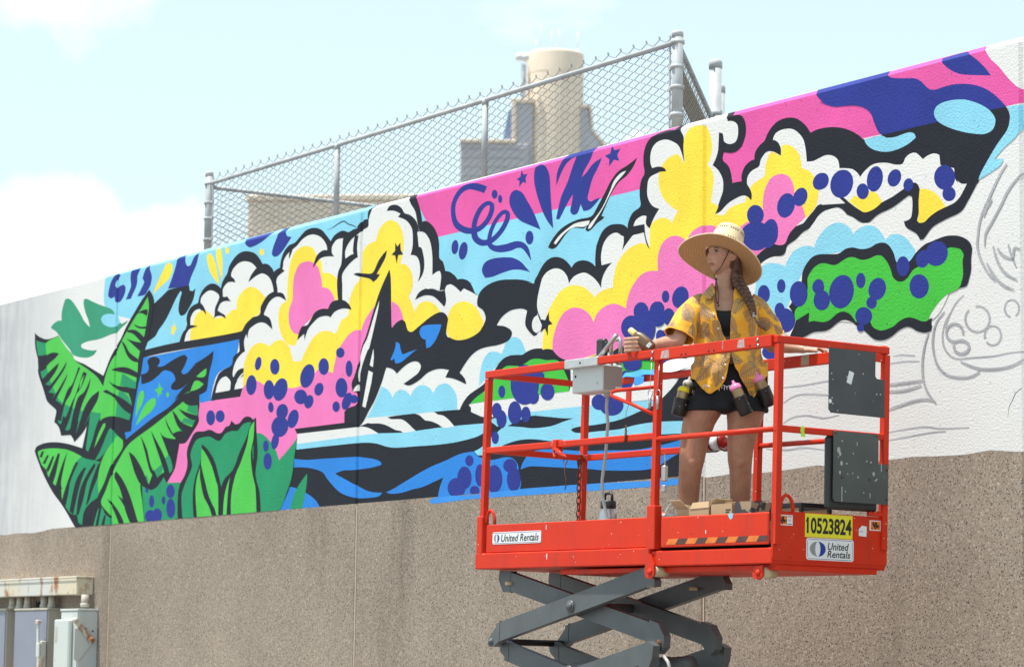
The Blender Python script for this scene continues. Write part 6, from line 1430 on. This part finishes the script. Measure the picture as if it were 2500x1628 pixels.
def carton(x, y, rot, w, d, h, lab, flaps=True, mat=None):
    t = thing('cardboard_box', lab, 'box', on_deck(x, y, rot), 'cardboard boxes on the platform')
    m = MB(); e = .004
    m.box(-w/2, w/2, -d/2, -d/2+e, 0, h, .001); m.box(-w/2, w/2, d/2-e, d/2, 0, h, .001); m.box(-w/2, -w/2+e, -d/2+e, d/2-e, 0, h, .001); m.box(w/2-e, w/2, -d/2+e, d/2-e, 0, h, .001); m.box(-w/2+e, w/2-e, -d/2+e, d/2-e, 0, e, .001)
    m.link('box_body', mat or M_CARD, t); return t
def flap(t, a, b, dv, name='flap', mat=None):
    a, b, dv = Vector(a), Vector(b), Vector(dv); nn = (b-a).cross(dv).normalized()*.003
    m = MB(); v = [a, b, b+dv-(b-a)*.06, a+dv+(b-a)*.06]; m.add(v+[p+nn for p in v], [[0, 1, 2, 3], [7, 6, 5, 4], [0, 4, 5, 1], [1, 5, 6, 2], [2, 6, 7, 3], [3, 7, 4, 0]]); m.link(name, mat or M_CARD, t)
c1 = carton(-.760, .135, math.radians(3), .27, .16, .20, 'open brown cardboard box with a raised flap next to the white pail')
flap(c1, (-.135, -.08, .20), (-.03, -.08, .20), (-.02, -.04, .045)); flap(c1, (-.02, -.08, .195), (.135, -.08, .20), (0, .012, .035)); flap(c1, (-.135, .08, .20), (.135, .08, .20), (.0, .03, .055)); flap(c1, (-.135, -.08, .20), (-.135, .08, .20), (-.05, 0, .03)); flap(c1, (.135, -.08, .20), (.135, .08, .20), (.02, 0, .05))
c2 = carton(-.505, .140, math.radians(-2), .19, .16, .215, 'brown cardboard box with black print in the middle of the row')
flap(c2, (-.095, -.08, .215), (.095, -.08, .215), (0, .08, .008)); flap(c2, (-.095, .08, .215), (.095, .08, .215), (0, -.07, .016))
m = MB(); m.prism([(-.04, .10), (.0, .10), (-.02, .135)], 1, -.0812, -.0803); 
for i, zz in enumerate((.18, .168, .150)): m.box(.04, .04+.045-.012*i, -.0812, -.0803, zz, zz+.006, .0001)
m.link('box_print', M_INK, c2)
M_DARKC = NT('dark_printed_card'); _v = M_DARKC.noise(16, 2, .4); M_DARKC.col(M_DARKC.mix(M_DARKC.ramp(_v, [(.50, 0.), (.52, 1.)]), (.055, .050, .060), (.36, .26, .16))); M_DARKC.set(Roughness=.6); M_DARKC = M_DARKC.m
c3 = carton(-.335, .145, math.radians(3), .125, .15, .222, 'narrow carton with dark swirled print leaning against the brown ones', mat=M_DARKC)
flap(c3, (-.0625, -.075, .222), (.0625, -.075, .222), (0, .13, .006), mat=M_DARKC)
fr = thing('shallow_crate', 'shallow black framed crate with a tan inside at the corner post', 'crate', on_deck(-.285, .42, 0))
m = MB(); w_, d_, h_ = .30, .22, .225
for x in (-w_/2, w_/2-.02): m.box(x, x+.02, -d_/2, -d_/2+.02, 0, h_, .002); m.box(x, x+.02, d_/2-.02, d_/2, 0, h_, .002); m.box(x, x+.02, -d_/2+.02, d_/2-.02, h_-.025, h_, .002)
for y in (-d_/2, d_/2-.02): m.box(-w_/2+.02, w_/2-.02, y, y+.02, h_-.025, h_, .002); m.box(-w_/2+.02, w_/2-.02, y, y+.02, 0, .02, .002)
m.link('crate_frame', M_BLK, fr)
m = MB(); m.box(-w_/2+.004, w_/2-.004, -d_/2+.006, -d_/2+.012, .02, h_-.02, .001); m.box(-w_/2+.004, w_/2-.004, d_/2-.012, d_/2-.006, .02, h_-.02, .001); m.link('crate_side', M_CARD, fr)
cp = thing('spray_can', 'dark spray can with a black lid standing behind the cardboard boxes', 'spray can', on_deck(-.66, .56))
m = MB(); m.lathe([(.0325, 0), (.0325, .20), (.030, .212)], 24); m.link('can_body', M_GOLD, cp)
m = MB(); m.lathe([(.046, .205), (.048, .214), (.040, .238), (.025, .248)], 24); m.link('can_lid', M_BLK, cp); m = MB(); m.lathe([(.022, .246), (.022, .250), (.008, .256)], 16); m.link('lid_button', M_ALU, cp)
bd = thing('paper_sheet', 'white paint-flecked sheet lying along the far rail behind the painter', 'sheet', LIFT_M @ Matrix.Translation((-1.82, .795, LZ+1.216)))
rows = [[(-.24+.46*i/16, .055-.085*j/4, .072-.080*j/4+.008*math.sin(i*.5+j*.4)+.012*(i/16)) for i in range(17)] for j in range(5)]
PAPER = NT('flecked_paper'); _v = PAPER.voro(28); PAPER.col(PAPER.mix(PAPER.ramp(PAPER.noise(24, 3), [(.60, 0.), (.64, .6)]), (.74, .76, .76), (.25, .55, .62))); PAPER.set(Roughness=.8)
sheet(rows, 'sheet_body', PAPER.m, bd, .002)
tp = thing('masking_tape', 'strip of bright blue masking tape stuck along the far rail', 'tape', LIFT_M @ Matrix.Translation((-2.20, .79, LZ+1.214)))
rows = [[(-.20+.36*i/14, -.024+.034*j/3, -.010+.040*j/3+.005*math.sin(i*.8+j)) for i in range(15)] for j in range(4)]
sheet(rows, 'tape_strip', PAINT['M'], tp, .0015)
rows = [[(-.06+.10*i/5, -.026-.003*j, -.010-.018*j+.004*math.sin(i+j)) for i in range(6)] for j in range(4)]
sheet(rows, 'tape_tail', PAINT['M'], tp, .0015)
ex = thing('fire_extinguisher', 'red cylinder with a pale label strapped to the far rail between the legs', 'extinguisher', LIFT_M @ Matrix.Translation((-1.42, .73, LZ+.755)))
m = MB(); m.tube([(-.20, 0, 0), (-.17, 0, 0), (.05, 0, 0), (.09, 0, 0)], [.02, .05, .05, .03], 20); m.link('cylinder', simple('extinguisher_red', (.50, .02, .015), .3), ex)
m = MB(); m.tube([(.01, 0, 0), (.075, 0, 0)], .0515, 20); m.link('label_band', M_LABEL, ex)
m = MB()
for x in (-.01, .085): m.tube([(x+.001*k, .056*math.cos(t), .056*math.sin(t)) for k, t in enumerate([2*math.pi*q/18 for q in range(18)])], .004, 6, closed=True)
m.box(-.01, .085, -.055, -.045, -.065, -.055, .002); m.link('strap', M_BLK, ex)
# small marks of paint on the guard rails
m = mk(); m.prism([(.165, .70), (.19, .70), (.195, .722), (.185, .735), (.17, .73)], 0, .0222, .0235); m.prism([(.17, .675), (.20, .675), (.195, .70), (.172, .70)], 0, .0222, .0232); m.link('tape_scrap', simple('lime_tape', (.50, .85, .06), .5), lift)
m = mk(); m.box(-.70, -.63, .7735, .7755, 1.155, 1.214, .0005); m.link('tan_sticker', simple('tan_sticker', (.45, .32, .22), .6), lift)

# ================================================================== electrical gear on the wall
M_CREAM = NT('rusty_cream'); _a = M_CREAM.noise(5, 5, .65, stretch=(1, 1, .6)); _b = M_CREAM.noise(1.6, 4); M_CREAM.col(M_CREAM.mix(M_CREAM.ramp(_a, [(.53, 0.), (.62, .95)]), M_CREAM.mix(M_CREAM.ramp(_b, [(.35, 0.), (.65, 1.)]), (.66, .56, .38), (.60, .60, .56)), (.33, .12, .035))); M_CREAM.set(Roughness=.6); M_CREAM = M_CREAM.m
M_BLUEG = simple('blue_grey_enamel', (.25, .262, .33), .45, 0, .12, 3); M_TANG = simple('tan_grey_enamel', (.52, .48, .41), .5, 0, .18, 5); M_WENC = NT('white_enamel'); _a = M_WENC.noise(6, 5, .65); M_WENC.col(M_WENC.mix(M_WENC.ramp(_a, [(.66, 0.), (.74, .7)]), M_WENC.mix(M_WENC.ramp(M_WENC.noise(2.5, 3, stretch=(1, 1, .3)), [(.4, 0.), (.6, 1.)]), (.58, .61, .58), (.48, .53, .55)), (.35, .15, .06))); M_WENC.set(Roughness=.45); M_WENC = M_WENC.m
def onwall(x): return WALL_M @ Matrix.Translation((x, 0, 0))
tr = thing('cable_trough', 'rust-streaked cream metal cable trough fixed across the wall above the cabinets', 'trough', onwall(0))
m = MB(); m.box(-27.4, -23.655, -.168, -.001, 2.213, 2.365, .006); m.link('trough_body', M_CREAM, tr)
m = MB(); m.box(-27.4, -23.648, -.176, -.002, 2.3655, 2.382, .003); m.box(-27.4, -23.651, -.174, -.169, 2.340, 2.365, .001); m.link('trough_lid', M_CREAM, tr)
def pipe(px, off, lab):
    x = WP(px/5.574, 1485, off)[0]; t = thing('conduit_pipe', lab, 'pipe', onwall(x), 'conduit pipes below the trough')
    m = MB(); m.tube([(0, off, 2.098), (0, off, 2.2125)], .034, 14); m.link('pipe', M_TANG, t); m = MB(); m.tube([(0, off, 2.1), (0, off, 2.135)], .041, 14); m.link('coupling', M_TANG, t)
for px, off, lab in ((170, -.07, 'conduit pipe under the trough, leftmost of five over the blue-grey cabinets'), (272, -.075, 'conduit pipe under the trough, second of five from the left'), (378, -.075, 'conduit pipe under the trough, third of five from the left'),
                     (600, -.075, 'conduit pipe under the trough, fourth of five from the left'), (705, -.075, 'conduit pipe under the trough, rightmost of five over the blue-grey cabinets'), (1152, -.10, 'rusty-topped conduit pipe running down into the white switch box')): pipe(px, off, lab)
sb = thing('junction_block', 'small dark square block on the wall between two conduit pipes', 'block', onwall(-24.86)); MB().box(-.035, .035, -.03, -.001, 2.11, 2.165, .003).link('block_body', M_RUB, sb)
def cabinet(x0, x1, d, z1, lab, front, body, name='electrical_cabinet', cat='cabinet', lip=.022):
    t = thing(name, lab, cat, onwall((x0+x1)/2)); w2 = (x1-x0)/2
    m = MB(); m.box(-w2, w2, -d, -.001, .35, z1-.02, .004); m.link('cabinet_body', body, t)
    m = MB(); m.box(-w2-.006, w2+.006, -d-.014, -.001, z1-.0195, z1, .003); m.link('cabinet_top', body, t)
    m = MB(); m.box(-w2+.012, w2-.008, -d-.010, -d-.0005, .40, z1-.03, .003); m.link('cabinet_door', front, t); return t
e1 = cabinet(-26.6, -25.40, .11, 2.105, 'blue-grey electrical cabinet with a tan side, cut by the left photo edge', M_BLUEG, M_TANG)
e2 = cabinet(-25.09, -24.318, .15, 2.098, 'blue-grey electrical cabinet with a lever handle and rounded tan side', M_BLUEG, M_TANG)
e3 = cabinet(-23.92, -23.535, .19, 2.082, 'white disconnect switch box with a rusty side lever, nearest the wall seam', M_WENC, M_WENC, 'switch_box', 'switch box')
m = MB(); m.box(-.235, .095, -.245, -.2015, .45, 1.985, .012); m.link('switch_cover', M_WENC, e3)
m = MB(); m.box(-.205, -.155, -.2472, -.2455, 1.78, 1.92, .001); m.link('rating_plate', M_TANG, e3)
m = MB(); y0 = .197
m.prism([(-.235, 1.63), (-.20, 1.60), (-.05, 1.78), (-.06, 1.83), (-.10, 1.84), (-.18, 1.90), (-.235, 1.90)], 0, y0-.004, y0+.010); sp = m.link('lever_plate', M_WENC, e3)
m = MB(); m.bar((y0+.02, -.075, 1.80), (y0+.02, -.225, 1.965), .012, .048, (1, 0, 0)); m.tube([(y0+.01, -.075, 1.80), (y0+.034, -.075, 1.80)], .032, 14); lv = m.link('switch_lever', M_CREAM, e3)
m = MB(); ball(m, (y0+.02, -.235, 1.976), .026, 12); m.link('lever_knob', simple('pale_knob', (.62, .50, .48), .4), lv)
m = MB()
for y, z in ((-.05, 1.88), (-.12, 1.76), (-.12, 1.90)): m.tube([(.192, y, z), (.196, y, z)], .009, 8)
m.link('screw', M_RUB, e3, kind='stuff')
m = MB(); m.box(.30, .40, -.215, -.163, .5, 1.79, .006); bx2 = m.link('latch_housing', M_CREAM, e2)
m = MB(); m.bar((.35, -.225, 1.66), (.335, -.225, 1.955), .016, .04, (0, 1, 0)); m.box(.33, .40, -.24, -.218, 1.64, 1.77, .004); lv = m.link('latch_lever', M_WENC, bx2)
m = MB(); m.box(.305, .365, -.245, -.205, 1.945, 1.985, .006); m.link('lever_knob', simple('pale_knob', (.62, .50, .48), .4), lv)
M_DCRACK = simple('crack_dark', (.06, .08, .09), .9)
